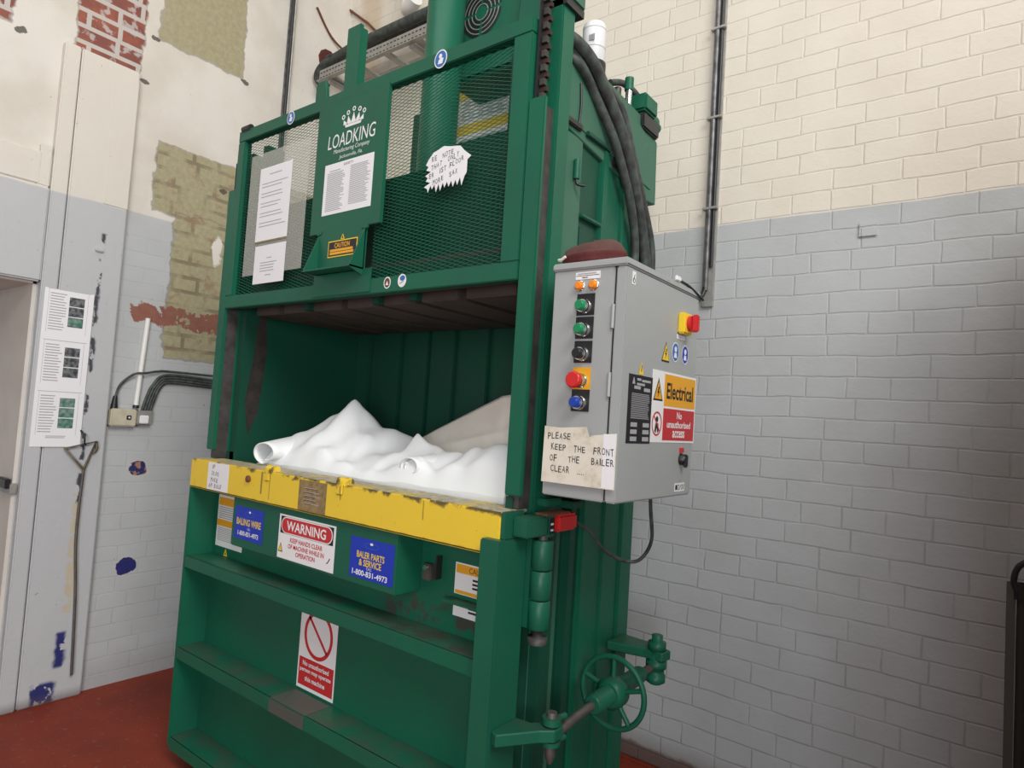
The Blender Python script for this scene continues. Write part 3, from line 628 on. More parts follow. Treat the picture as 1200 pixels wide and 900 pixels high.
# --- door
DL, DR = -2.73, -1.065
b = MB()
b.box(DL+0.012, -1.11, 1.495, 1.51, 0.08, 1.20, 'green')                        # skin
b.box(DL, DL+0.014, YF, 1.51, 0.08, 1.135, 'green', 0.003)                       # left edge plate
b.box(-1.115, -1.045, 1.352, 1.472, 0.05, 1.180, 'green', 0.004)                 # right box column
b.box(-1.072, DR+0.012, YF+0.002, 1.465, 1.18, 1.252, 'green', 0.003)
door = b.build('door', B)
b = MB().box(DL, -1.072, YF, 1.388, 1.133, 1.251, 'yellow', 0.003).box(DL, -1.072, YF+0.010, 1.500, 1.243, 1.2525, 'silltop', 0.002).box(DL, -1.072, YF, 1.42, 1.133, 1.141, 'yellow', 0.002)
sill = b.build('sill_bar', door, 'yellow painted sill bar with chipped edges')
for x, w_ in ((-2.165, 0.034), (-1.745, 0.036)):
    MB().cyl((x-w_/2-0.008, YF+0.02, 1.256), (x+w_/2+0.008, YF+0.02, 1.256), 0.017, 'yellow', 16).box(x-w_/2, x+w_/2, YF-0.004, YF+0.02, 1.215, 1.262, 'yellow', 0.004).build('stop_lug', sill)
MB().lathe((-2.285, YF, 1.211), (-2.285, YF-0.012, 1.211), [(0, 0.013), (0.009, 0.013), (0.012, 0.007)], 'rust', 8, smooth=False).build('bolt', sill)
for zt in (0.849, 0.475, 0.113):
    MB().box(DL+0.014, -1.115, YF, YF+0.010, zt-0.047, zt, 'green', 0.003).box(DL+0.014, -1.115, YF+0.002, 1.496, zt-0.012, zt, 'green', 0.002).build('shelf_rib', door)
b = MB().box(-2.40, -1.462, YF+0.012, 1.496, 0.945, 1.140, 'green', 0.004); lb = b.build('label_box', door)
b = MB().box(-1.435, -1.40, 1.47, 1.497, 0.99, 1.04, 'steel', 0.004).cyl((-1.418, 1.475, 1.03), (-1.418, 1.465, 1.03), 0.008, 'chrome').box(-1.38, -1.374, 1.47, 1.497, 1.0, 1.07, 'black').box(-1.33, -1.12, 1.455, 1.496, 0.948, 0.958, 'green', 0.002)
b.build('catch', door)
# stickers on the door
yb = YF+0.0118
s = front(-2.377, 0.978, -2.185, 1.100, yb, 'blue', 0.0008)
s.text('BALING WIRE', 0.096, 0.066, 0.165, 0.026, 'signyellow', 1, bold=0.0016).text('CALL', 0.10, 0.043, 0.022, 0.009, 'white').text('1-800-831-4973', 0.096, 0.023, 0.14, 0.018, 'white', 1, bold=0.0004).ring(0.10, 0.098, 0.035, 0.010, 0.0015, 'signblue', 1).disc(0.10, 0.106, 0.006, 0.004, 'white', 2)
s.build('blue_sticker', lb, 'blue sticker reading baling wire')
s = front(-1.682, 0.968, -1.477, 1.094, yb, 'blue', 0.0008)
s.text('BALER PARTS', 0.098, 0.074, 0.13, 0.021, 'signyellow', 1, bold=0.0015).text('& SERVICE', 0.098, 0.050, 0.105, 0.021, 'signyellow', 1, bold=0.0015).text('CALL', 0.095, 0.034, 0.024, 0.008, 'white').text('1-800-831-4973', 0.098, 0.017, 0.165, 0.018, 'white', 1, bold=0.0006).ring(0.10, 0.106, 0.035, 0.009, 0.0015, 'signblue', 1).disc(0.10, 0.112, 0.007, 0.004, 'white', 2)
s.build('blue_sticker', lb, 'blue sticker reading baler parts and service')
s = front(-2.083, 0.955, -1.762, 1.109, yb, 'white', 0.0008); W_, H_ = 0.321, 0.154
s.rect(0.010, 0.088, 0.311, 0.148, 'ink', 1)
def pill(s, a0, b0, a1, b1, m, lay):
    r = (b1-b0)/2; pts = [(a1-r+r*math.cos(math.radians(t)), (b0+b1)/2+r*math.sin(math.radians(t))) for t in range(-90, 91, 15)]
    pts += [(a0+r+r*math.cos(math.radians(t)), (b0+b1)/2+r*math.sin(math.radians(t))) for t in range(90, 271, 15)]; s.poly(pts, m, lay)
pill(s, 0.014, 0.089, 0.307, 0.147, 'white', 2); pill(s, 0.018, 0.0925, 0.303, 0.1435, 'red', 3)
s.text('WARNING', 0.160, 0.118, 0.225, 0.034, 'white', 4, bold=0.0026)
for t_, zz_, ww_ in (('KEEP HANDS CLEAR', 0.070, 0.185), ('OF MACHINE WHILE IN', 0.048, 0.205), ('OPERATION', 0.026, 0.110)): s.text(t_, 0.165, zz_, ww_, 0.016, 'red', 1, bold=0.0011)
s.tri(0.018, 0.022, 0.028, 0.032, 'ink', 1).tri(0.018, 0.025, 0.020, 0.023, 'signyellow', 2).line(0.29, 0.03, 0.30, 0.045, 0.004, 'ink').line(0.283, 0.026, 0.292, 0.032, 0.003, 'ink')
s.build('warning_sign', lb, 'red and white warning sign')
yk = 1.4948
s = front(-2.692, 0.885, -2.485, 1.10, yk, 'white', 0.0008); s.rect(0.005, 0.172, 0.2, 0.205, 'amber').rect(0.002, 0.085, 0.2, 0.112, 'amber').lines(0.012, 0.115, 0.195, 0.168, 6, 'greyink').lines(0.012, 0.022, 0.195, 0.08, 8, 'greyink')
s.build('amber_label', door, 'white label with two amber bands at left of door')
s = front(-2.620, 0.851, -2.590, 0.882, yk, None, 0.0008); s.tri(0.015, 0.0, 0.03, 0.031, 'signyellow').tri(0.015, 0.006, 0.010, 0.014, 'ink', 2); s.build('hazard_triangle', door)
s = front(-1.318, 0.970, -1.12, 1.062, yk, 'white', 0.0008); s.rect(0.004, 0.062, 0.194, 0.088, 'amber').rect(0.004, 0.002, 0.194, 0.012, 'amber').text('CAUTION', 0.10, 0.075, 0.09, 0.016, 'ink', 2).lines(0.07, 0.02, 0.18, 0.055, 3, 'ink', 0.003)
s.build('amber_label', door, 'white and amber caution label beside the door column')
s = front(-1.318, 0.905, -1.12, 0.945, yk, 'white', 0.0008); s.lines(0.06, 0.014, 0.16, 0.036, 2, 'ink', 0.003); s.build('white_label', door)
s = front(-2.052, 0.483, -1.840, 0.770, yk, 'white', 0.0008)
s.ring(0.107, 0.202, 0.082, 0.086, 0.014, 'red').line(0.050, 0.258, 0.160, 0.150, 0.011, 'red').rect(0.008, 0.012, 0.206, 0.110, 'red')
for t_, zz_, ww_ in (('No unauthorised', 0.092, 0.150), ('person may operate', 0.066, 0.178), ('this machine', 0.040, 0.115)): s.text(t_, 0.105, zz_, ww_, 0.017, 'white', 2, bold=0.0009)
s.build('prohibition_sign', door, 'red and white no unauthorised person sign')
s = front(-2.042, 0.430, -1.842, 0.474, YF-0.0002, 'residue_reflection', 0.0005); s.mb.box(-2.042, -1.842, YF+0.004, 1.485, 0.4752, 0.4758, 'residue_reflection'); s.build('patch_with_reflection', door, 'grey patch of old adhesive with the sign reflection painted in')  # patch colour also stands in for the sign reflected on the shelf
# hinge
hx, hy = -1.016, 1.505
b = MB()
b.box(-1.062, hx, hy-0.02, hy+0.02, 0.935, 1.175, 'green')
hg = b.build('hinge', door)
for z0, z1 in ((1.095, 1.175), (1.015, 1.092), (0.935, 1.012)):
    MB().lathe((hx, hy, z0), (hx, hy, z1), [(0, 0.027), (0.003, 0.030), (z1-z0-0.003, 0.030), (z1-z0, 0.027)], 'green', 24).build('hinge_knuckle', door)
MB().lathe((hx, hy, 0.895), (hx, hy, 1.19), [(0, 0.026), (0.018, 0.028), (0.018, 0.014), (0.295, 0.014)], 'grime', 20).build('hinge_pin', door)
# interlock: lug, red switch, cable
b = MB().box(-1.052, -1.0, 1.41, 1.535, 1.188, 1.242, 'green', 0.004).box(-1.053, -0.997, 1.50, 1.532, 1.183, 1.246, 'green', 0.003)
lk = b.build('interlock_lug', B)
s = sidex(1.505, 1.192, 1.528, 1.236, -0.9968, 'ink', 0.0006); s.rect(0.005, 0.024, 0.018, 0.030, 'white').rect(0.005, 0.008, 0.018, 0.013, 'white').build('small_label', lk)
b = MB().box(-1.035, -0.985, 1.535, 1.632, 1.196, 1.243, 'pbred', 0.007).box(-1.03, -0.99, 1.48, 1.60, 1.243, 1.249, 'rust', 0.002).box(-1.065, -1.035, 1.55, 1.61, 1.20, 1.24, 'grime', 0.002)
b.build('limit_switch', B, 'red interlock switch')
MB().tube([(-1.01, 1.625, 1.225), (-0.985, 1.70, 1.185), (-0.965, 1.76, 1.125), (-0.94, 1.85, 1.085), (-0.90, 1.875, 1.095), (-0.86, 1.86, 1.16), (-0.84, 1.80, 1.26), (-0.835, 1.78, 1.32)], 0.0055, 'rubber').build('switch_cable', B)
# --- door lock: arms, turnbuckle shaft, hand wheel
b = MB().tube([(-0.95, 1.50, 0.668), (-0.942, 1.62, 0.690), (-0.938, 1.70, 0.70)], 0.013, 'steel', 12).tube([(-0.93, 1.90, 0.712), (-0.93, 2.06, 0.712)], 0.013, 'steel', 12, 1)
b.lathe((-0.935, 1.685, 0.700), (-0.93, 2.02, 0.713), [(0, 0.024), (0.004, 0.028), (0.10, 0.029), (0.105, 0.036), (0.16, 0.036), (0.165, 0.028), (0.29, 0.026), (0.30, 0.022)], 'green', 24)
lock = b.build('door_lock', B)
wc = Vector((-0.932, 1.80, 0.705)); b = MB().torus(wc, (0, 1, 0), 0.103, 0.0085, 'green', 56, 12)
for k in range(5):
    an = math.radians(k*72+18); d = Vector((math.cos(an), 0, math.sin(an)))
    b.tube([wc+d*0.03-Vector((0, 0.0, 0)), wc+d*0.103], 0.0075, 'green', 8, 1)
b.lathe(wc+Vector((0, -0.03, 0)), wc+Vector((0, 0.03, 0)), [(0, 0.034), (0.01, 0.046), (0.05, 0.046), (0.06, 0.034)], 'green', 28)
b.build('hand_wheel', lock, 'green spoked hand wheel')
b = MB().prism([(-1.046, 1.365, 0.700), (-1.046, 1.47, 0.700), (-1.0, 1.475, 0.700), (-0.945, 1.535, 0.700), (-0.925, 1.52, 0.700), (-0.925, 1.48, 0.700), (-0.955, 1.45, 0.700), (-1.02, 1.352, 0.700)], (0, 0, -0.032), 'green', 0.003)
b.build('lock_arm', lock)
px, py = -0.95, 1.50
for z0, z1 in ((0.705, 0.722), (0.652, 0.664)):
    MB().lathe((px, py, z0), (px, py, z1), [(0, 0.026), (z1-z0, 0.026)], 'green', 20).tube([(px, py, (z0+z1)/2), (px+0.01, py+0.05, (z0+z1)/2)], 0.009, 'green', 8, 1).build('clevis', lock)
MB().lathe((px, py, 0.602), (px, py, 0.735), [(0, 0.006), (0.02, 0.014), (0.035, 0.015), (0.118, 0.015), (0.133, 0.013)], 'steel', 16).build('lock_pin', lock)
b = MB().prism([(-1.085, 2.03, 0.735), (-0.96, 2.06, 0.735), (-0.895, 2.06, 0.735), (-0.885, 2.11, 0.735), (-0.96, 2.14, 0.735), (-1.085, 2.15, 0.735)], (0, 0, 0.03), 'green', 0.004)
b.build('lock_arm', lock)
MB().lathe((-0.925, 2.085, 0.655), (-0.925, 2.085, 0.815), [(0, 0.020), (0.008, 0.032), (0.030, 0.032), (0.031, 0.027), (0.052, 0.027), (0.053, 0.034), (0.075, 0.034), (0.076, 0.026), (0.112, 0.026), (0.113, 0.030), (0.135, 0.030), (0.136, 0.018), (0.158, 0.018), (0.160, 0.012)], 'green', 20).build('lock_pin', lock)

# --- hoses, filter, valve at the top right
HX = -1.052
for name_, pts, r in (
    ('hydraulic_hose', [(-1.12, 1.52, 2.66), (HX-0.02, 1.58, 2.655), (HX, 1.66, 2.625), (HX, 1.75, 2.575), (HX+0.01, 1.84, 2.49), (HX+0.01, 1.92, 2.40), (HX, 2.02, 2.28), (HX-0.01, 2.10, 2.17), (HX-0.01, 2.14, 2.02), (HX-0.02, 2.14, 1.85)], 0.0195),
    ('hydraulic_hose', [(-1.14, 1.55, 2.62), (HX-0.02, 1.62, 2.60), (HX-0.02, 1.72, 2.55), (HX-0.005, 1.83, 2.45), (HX, 1.90, 2.36), (HX, 1.96, 2.28), (HX-0.01, 2.02, 2.20), (HX-0.02, 2.06, 2.10), (HX-0.03, 2.07, 1.9)], 0.015),
    ('hydraulic_hose', [(-1.07, 1.80, 2.60), (-1.055, 1.88, 2.56), (-1.05, 1.96, 2.44), (-1.045, 2.06, 2.28), (-1.05, 2.15, 2.14), (-1.06, 2.175, 1.95)], 0.012)):
    MB().tube(pts, r, 'rubber', 12).build(name_, B)
MB().tube([(-1.16, 1.97, 2.72), (-1.15, 2.05, 2.75), (-1.13, 2.12, 2.73), (-1.12, 2.16, 2.68)], 0.012, 'rubber', 10).build('return_hose', B)
fx, fy = -1.215, 1.935
b = MB().lathe((fx, fy, 2.785), (fx, fy, 2.93), [(0, 0.040), (0.004, 0.0425), (0.134, 0.0425), (0.141, 0.039), (0.145, 0.036)], 'filter', 28); b.lathe((fx, fy, 2.785), (fx, fy, 2.93), [(0.048, 0.0428), (0.052, 0.0428)], 'greyink', 28, cap=False).lathe((fx, fy, 2.785), (fx, fy, 2.93), [(0.118, 0.0428), (0.121, 0.0428)], 'greyink', 28, cap=False)
for k in range(7): b.box(fx+0.004+k*0.0035, fx+0.006+k*0.0035, fy-0.0432, fy-0.040, 2.85, 2.872, 'greyink')
ff = b.build('oil_filter', B, 'white spin-on oil filter')
MB().lathe((fx, fy, 2.735), (fx, fy, 2.785), [(0, 0.036), (0.02, 0.046), (0.05, 0.046)], 'black', 24).cyl((fx, fy, 2.60), (fx, fy, 2.74), 0.028, 'black').cyl((fx+0.05, fy+0.1, 2.62), (fx+0.05, fy+0.1, 2.73), 0.014, 'steel').build('filter_base', ff)
b = MB().box(-1.20, -1.06, 2.06, 2.16, 2.640, 2.705, 'green', 0.008).cyl((-1.13, 2.16, 2.672), (-1.13, 2.25, 2.672), 0.034, 'green').lathe((-1.13, 2.25, 2.672), (-1.13, 2.30, 2.672), [(0, 0.016), (0.02, 0.016), (0.02, 0.021), (0.045, 0.021)], 'green', 12, smooth=False).box(-1.19, -1.07, 2.07, 2.2, 2.58, 2.640, 'black', 0.006)
b.build('relief_valve', B)
b = MB().cyl((-1.11, 2.02, 2.60), (-1.11, 2.02, 2.70), 0.012, 'chrome').cyl((-1.11, 2.02, 2.70), (-1.11, 2.02, 2.745), 0.016, 'green'); b.build('fitting', B)

# --- control cabinet
CX0, CX1, CY0, CY1, CZ0, CZ1 = -0.972, -0.757, 1.42, 1.885, 1.310, 1.897
b = MB().box(CX0, CX1-0.035, CY0, CY1, CZ0, CZ1, 'cabinet', 0.003).box(CX1-0.03, CX1, CY0, CY1, CZ0, CZ1, 'cabinet', 0.004).box(CX0+0.004, CX1-0.01, CY0+0.006, CY1, CZ0+0.004, CZ1, 'black')
b.box(CX0-0.004, CX1+0.004, CY0-0.006, CY1+0.004, CZ1, CZ1+0.020, 'cabinet', 0.004)
cab = b.build('control_cabinet', B, 'grey steel control cabinet')
for z in (1.43, 1.60, 1.77):
    MB().cyl((CX1-0.0325, CY0-0.002, z-0.03), (CX1-0.0325, CY0-0.002, z+0.03), 0.0045, 'cabinet', 10).build('cabinet_hinge', cab)
def button(x, z, cap, plate, mush=False):
    s = front(x-0.026, z-0.026, x+0.026, z+0.030, CY0-0.0002, plate, 0.002)
    b = s.mb; y = CY0-0.002
    b.lathe((x, y, z-0.004), (x, y-0.022, z-0.004), [(0, 0.0185), (0.006, 0.0185), (0.007, 0.0165), (0.012, 0.0165), (0.013, 0.018), (0.020, 0.0165)], 'chrome', 24)
    if mush: b.lathe((x, y-0.018, z-0.004), (x, y-0.05, z-0.004), [(0, 0.014), (0.010, 0.014), (0.012, 0.0205), (0.022, 0.0215), (0.026, 0.019), (0.0265, 0.017)], cap, 28)
    else: b.lathe((x, y-0.018, z-0.004), (x, y-0.04, z-0.004), [(0, 0.0135), (0.014, 0.0135), (0.017, 0.011)], cap, 24)
    if mush: Sign((x-0.02, y-0.0446, z-0.024), (1, 0, 0), (0, 0, 1), 0.04, 0.04, None, 0.0015, (0, -1, 0)).ring(0.02, 0.02, 0.0145, 0.0145, 0.004, 'white', 1, 20)
    return b
BX = -0.870
for z, cap, plate, mu, lab in ((1.802, 'pbgreen', 'ink', 0, 'upper green push button'), (1.742, 'pbgreen', 'ink', 0, 'lower green push button'), (1.680, 'black', 'ink', 0, 'black push button'), (1.612, 'pbred', 'amber', 1, 'red emergency stop on yellow plate'), (1.556, 'pbblue', 'black', 0, 'blue push button')):
    button(BX, z, cap, plate, mu).build('push_button', cab, lab)
for x in (-0.890, -0.849):
    MB().lathe((x, CY0, 1.853), (x, CY0-0.014, 1.853), [(0, 0.0145), (0.004, 0.0145), (0.0045, 0.012)], 'chrome', 24).lathe((x, CY0-0.004, 1.853), (x, CY0-0.02, 1.853), [(0, 0.0115), (0.006, 0.0115), (0.010, 0.008)], 'orange', 24).build('indicator_lamp', cab, 'orange indicator lamp')
s = front(-0.905, 1.870, -0.832, 1.889, CY0-0.0002, 'white', 0.001); s.rect(0.002, 0.0088, 0.070, 0.0102, 'ink').lines(0.006, 0.011, 0.066, 0.018, 1, 'greyink').lines(0.02, 0.002, 0.04, 0.007, 1, 'ink'); s.build('lamp_label', cab, 'white strip label above the lamps')
# right-hand face
xs_ = CX1
s = sidex(1.592, 1.462, 1.890, 1.656, xs_+0.0002, 'white', 0.0012)
s.rect(0.075, 0.100, 0.292, 0.188, 'amber').rect(0.075, 0.006, 0.292, 0.094, 'red').text('Electrical', 0.183, 0.143, 0.185, 0.045, 'ink', 2, bold=0.0024)
for t_, zz_, ww_ in (('No', 0.077, 0.035), ('unauthorised', 0.051, 0.165), ('access', 0.024, 0.085)): s.text(t_, 0.183, zz_, ww_, 0.020, 'white', 2, bold=0.0009)
s.tri(0.037, 0.112, 0.060, 0.062, 'ink').tri(0.037, 0.117, 0.046, 0.047, 'amber', 2).poly([(0.036, 0.150), (0.043, 0.150), (0.038, 0.138), (0.044, 0.138), (0.033, 0.120), (0.036, 0.133), (0.030, 0.133)], 'ink', 3)
s.ring(0.037, 0.050, 0.031, 0.033, 0.005, 'red').disc(0.037, 0.062, 0.008, 0.008, 'ink').poly([(0.024, 0.03), (0.030, 0.052), (0.046, 0.052), (0.050, 0.03), (0.043, 0.025), (0.037, 0.04), (0.032, 0.024)], 'ink').line(0.017, 0.071, 0.057, 0.029, 0.004, 'red', 2)
s.build('electrical_sign', cab, 'yellow and red electrical sign')
s = sidex(1.458, 1.458, 1.592, 1.632, xs_+0.0002, 'ink', 0.001); s.lines(0.018, 0.062, 0.122, 0.128, 17, 'greyink', 0.0008, 0.1)
s.poly([(0.018, 0.150), (0.026, 0.168), (0.034, 0.150)], 'greyink').rect(0.044, 0.160, 0.066, 0.166, 'greyink').rect(0.072, 0.158, 0.122, 0.164, 'greyink').rect(0.044, 0.148, 0.088, 0.154, 'greyink').rect(0.030, 0.138, 0.065, 0.146, 'greyink').rect(0.085, 0.134, 0.12, 0.143, 'greyink')
for k in range(3): s.rect(0.020, 0.006+k*0.018, 0.055, 0.017+k*0.018, 'greyink').rect(0.088, 0.006+k*0.018, 0.124, 0.017+k*0.018, 'greyink')
s.build('rating_plate', cab, 'black rating plate')
s = sidex(1.508, 1.634, 1.536, 1.668, xs_+0.0002, None, 0.0008); s.tri(0.014, 0, 0.028, 0.033, 'signyellow').line(0.014, 0.008, 0.016, 0.024, 0.003, 'ink', 2); s.build('hazard_triangle', cab)
s = sidex(1.640, 1.683, 1.690, 1.738, xs_+0.0002, None, 0.0008); s.tri(0.025, 0, 0.05, 0.055, 'ink').tri(0.025, 0.004, 0.042, 0.046, 'signyellow', 2).poly([(0.024, 0.036), (0.029, 0.036), (0.025, 0.024), (0.030, 0.024), (0.021, 0.008), (0.024, 0.020), (0.019, 0.020)], 'ink', 3); s.build('hazard_triangle', cab)
for y_, c_ in ((1.728, 'signblue'), (1.796, 'blue')):
    s = sidex(y_-0.024, 1.689, y_+0.024, 1.745, xs_+0.0002, None, 0.0008); s.disc(0.024, 0.028, 0.024, 0.028, 'white', 1).disc(0.024, 0.028, 0.021, 0.025, c_, 2).disc(0.024, 0.036, 0.008, 0.008, 'white', 3).poly([(0.014, 0.012), (0.034, 0.012), (0.03, 0.026), (0.018, 0.026)], 'white', 3); s.build('safety_sticker', cab, 'small round blue sticker')
s = sidex(1.448, 1.855, 1.466, 1.888, xs_+0.0002, 'white', 0.0006); s.line(0.004, 0.006, 0.012, 0.026, 0.002, 'ink').ring(0.009, 0.01, 0.006, 0.007, 0.002, 'ink', 1, 12).build('white_tag', cab)
b = MB().box(xs_, xs_+0.022, 1.735, 1.795, 1.772, 1.832, 'signyellow', 0.004).lathe((xs_+0.02, 1.768, 1.803), (xs_+0.034, 1.768, 1.803), [(0, 0.022), (0.012, 0.022)], 'isored', 24).box(xs_+0.030, xs_+0.050, 1.760, 1.776, 1.778, 1.828, 'isored', 0.004)
b.box(xs_, xs_+0.001, 1.735, 1.79, 1.757, 1.770, 'white')
b.build('isolator_switch', cab, 'red handle on yellow isolator')
b = MB().box(xs_, xs_+0.006, 1.790, 1.812, 1.435, 1.448, 'isored').lathe((xs_, 1.803, 1.415), (xs_+0.018, 1.803, 1.415), [(0, 0.017), (0.012, 0.015), (0.018, 0.010)], 'black', 16).box(xs_+0.010, xs_+0.022, 1.797, 1.809, 1.392, 1.43, 'black', 0.003); b.build('cabinet_lock', cab)
s = sidex(1.770, 1.323, 1.838, 1.347, xs_+0.0002, 'white', 0.0008); s.rect(0.004, 0.005, 0.016, 0.019, 'ink').ring(0.025, 0.012, 0.007, 0.008, 0.002, 'ink', 1, 12).line(0.036, 0.004, 0.040, 0.02, 0.002, 'ink').ring(0.050, 0.012, 0.006, 0.008, 0.002, 'ink', 1, 12).line(0.06, 0.005, 0.062, 0.02, 0.003, 'ink').build('white_tag', cab)
b = MB().box(CX1+0.0, CX1+0.008, 1.70, 1.73, CZ1+0.02, CZ1+0.034, 'white', 0.002).tube([(CX1, 1.72, CZ1+0.026), (CX1+0.002, 1.80, CZ1+0.022), (CX1+0.006, 1.90, CZ1+0.0)], 0.004, 'black'); b.build('cable_tail', cab)
# feet
for x in (-2.62, -1.20):
    for y in (1.50, 2.10): MB().box(x-0.07, x+0.07, y-0.05, y+0.06, 0.0, 0.085, 'black', 0.006).build('foot', B)

# ------------------------------------------------------------------ papers on the machine
def sheet_paper(s, name, label, cat='paper', group=None): return tag(s.build(name), label, cat, group)
s = front(-2.56, 2.02, -2.15, 2.53, gy0-0.0016, 'sleeve', 0.0006); sheet_paper(s, 'plastic_sleeve', 'large cloudy plastic sleeve taped over the left mesh panel behind the white papers', 'plastic sleeve')
s = front(-2.482, 2.15, -2.258, 2.462, gy0-0.0032, 'paper', 0.0006); s.poly([(0.0, 0.0), (0.224, 0.0), (0.224, 0.006), (0.0, 0.006)], 'brown').lines(0.07, 0.276, 0.16, 0.285, 1, 'greyink', 0.0018).lines(0.02, 0.06, 0.205, 0.265, 15, 'greyink', 0.0016, 0.35, 1, 3)
sheet_paper(s, 'typed_notice', 'tall white typed sheet at top of the left mesh panel', 'notice')
s = front(-2.474, 1.980, -2.258, 2.136, gy0-0.0032, 'paper', 0.0006); s.lines(0.09, 0.10, 0.13, 0.106, 1, 'greyink', 0.0016).lines(0.045, 0.045, 0.175, 0.09, 4, 'greyink', 0.0016, 0.3).lines(0.085, 0.03, 0.13, 0.036, 1, 'greyink', 0.0016)
sheet_paper(s, 'typed_notice', 'short white sheet hanging below the tall typed sheet on the left mesh panel', 'notice')
# shredded note
s = front(-1.508, 2.195, -1.315, 2.345, gy0-0.003, None, 0.0008)
out = []; random.seed(3)
top = [(0.01, 0.115), (0.03, 0.135), (0.075, 0.148), (0.10, 0.142), (0.145, 0.135), (0.165, 0.115), (0.193, 0.095), (0.178, 0.085), (0.178, 0.045)]
rag = []
for i in range(9): rag += [(0.170-i*0.018, 0.035 if i < 2 else 0.03), (0.160-i*0.018, 0.004+random.random()*0.014)]
lef = []
for i in range(5): lef += [(0.012+0.012*(i % 2), 0.02+i*0.018), (-0.004+random.random()*0.008, 0.028+i*0.018)]
s.poly(top+rag+lef, 'paper', 1, 0.0008)
random.seed(5)
for t_, a, b_, sl_ in (('RE  NOTE', 0.026, 0.113, 0.12), ('THAT  ONLY', 0.026, 0.086, 0.22), ('ER  1ST FLOOR', 0.018, 0.060, 0.24), ('MORE  SAX', 0.036, 0.036, 0.22)): s.hand(t_, a, b_, 0.016, 'ink', 0.76, sl_)
sheet_paper(s, 'torn_note', 'torn white handwritten note with shredded edges on the right mesh panel', 'note')
# note taped to the left end of the yellow bar
s = front(-2.588, 1.140, -2.430, 1.249, YF-0.0006, 'paper', 0.0005); random.seed(9)
for t_, a, b_ in (('IF', 0.035, 0.092), ('21.00', 0.03, 0.066), ('MAKE', 0.028, 0.040), ('AM BALE', 0.016, 0.017)): s.hand(t_, a, b_, 0.017, 'ink', 0.85, 0.0)
sheet_paper(s, 'handwritten_note', 'small white handwritten note taped to the left end of the yellow sill', 'note')
s = front(-1.966, 1.140, -1.812, 1.244, YF-0.0006, 'brown', 0.0005); s.lines(0.03, 0.02, 0.12, 0.085, 5, 'greyink', 0.0014, 0.45).lines(0.035, 0.018, 0.11, 0.083, 5, 'rust', 0.0012, 0.5)
sheet_paper(s, 'brown_label', 'worn brown card label on the middle of the yellow sill', 'label')
# hand-lettered card on the cabinet
s = Sign((-0.970, CY0-0.008, 1.344), (1, 0, 0), (0, 0, 1), 0.214, 0.14, None, 0.0010, (0, -1, 0))
s.poly([(0, 0), (0.214, 0), (0.214, 0.137), (0.145, 0.128), (0.138, 0.122), (0.128, 0.148), (0.05, 0.142), (0.002, 0.144)], 'card', 1, 0.001)
s.rect(0.178, 0.002, 0.212, 0.134, 'paper', 1); random.seed(21)
for t_, a, b_, sl_ in (('PLEASE', 0.014, 0.120, 0.03), ('KEEP  THE  FRONT', 0.026, 0.092, -0.01), ('OF   THE   BAILER', 0.024, 0.064, 0.0), ('CLEAR  ....', 0.028, 0.036, 0.0)): s.hand(t_, a, b_, 0.0165, 'ink', 0.72, sl_, 2)
sheet_paper(s, 'handwritten_notice', 'cream hand-lettered card asking to keep the front clear, taped low on the control cabinet', 'notice')

# ------------------------------------------------------------------ cap on the cabinet
def cap_mesh():
    b = MB(); z = CZ1+0.0215; cx, cy = -0.888, 1.470; vs = []; fs = []; n = 40
    rings = [(1.0, 0.0), (1.06, 0.006), (1.03, 0.014), (1.08, 0.018), (1.04, 0.026), (0.98, 0.034), (0.90, 0.046), (0.72, 0.056), (0.4, 0.060), (0.0, 0.061)]
    for rr, h in rings:
        for k in range(n):
            a = 2*math.pi*k/n
            w_ = 1+0.03*math.sin(3*a+h*60)+0.02*math.sin(7*a)
            x = cx+0.088*rr*math.cos(a)*w_; y = cy+0.048*rr*math.sin(a)*w_
            vs.append((x, y, z+h*(1+0.12*math.cos(a-0.6))+0.0))
    for i in range(len(rings)-1):
        for k in range(n): fs.append((i*n+k, i*n+(k+1) % n, (i+1)*n+(k+1) % n, (i+1)*n+k))
    b.add(vs, fs[:4*n], 'cloth', True); b.add(vs, fs[4*n:], 'clothtop', True); b.add(vs[:n], [tuple(range(n))[::-1]], 'cloth')
    return b
cp = tag(cap_mesh().build('cloth_cap'), 'dark red folded cloth cap lying on top of the grey control cabinet', 'cap')
MB().tube([(-0.972, 1.450, CZ1+0.040), (-0.968, 1.430, CZ1+0.034), (-0.955, 1.420, CZ1+0.030), (-0.94, 1.418, CZ1+0.038)], 0.004, 'creamsheet').build('frayed_seam', cp)

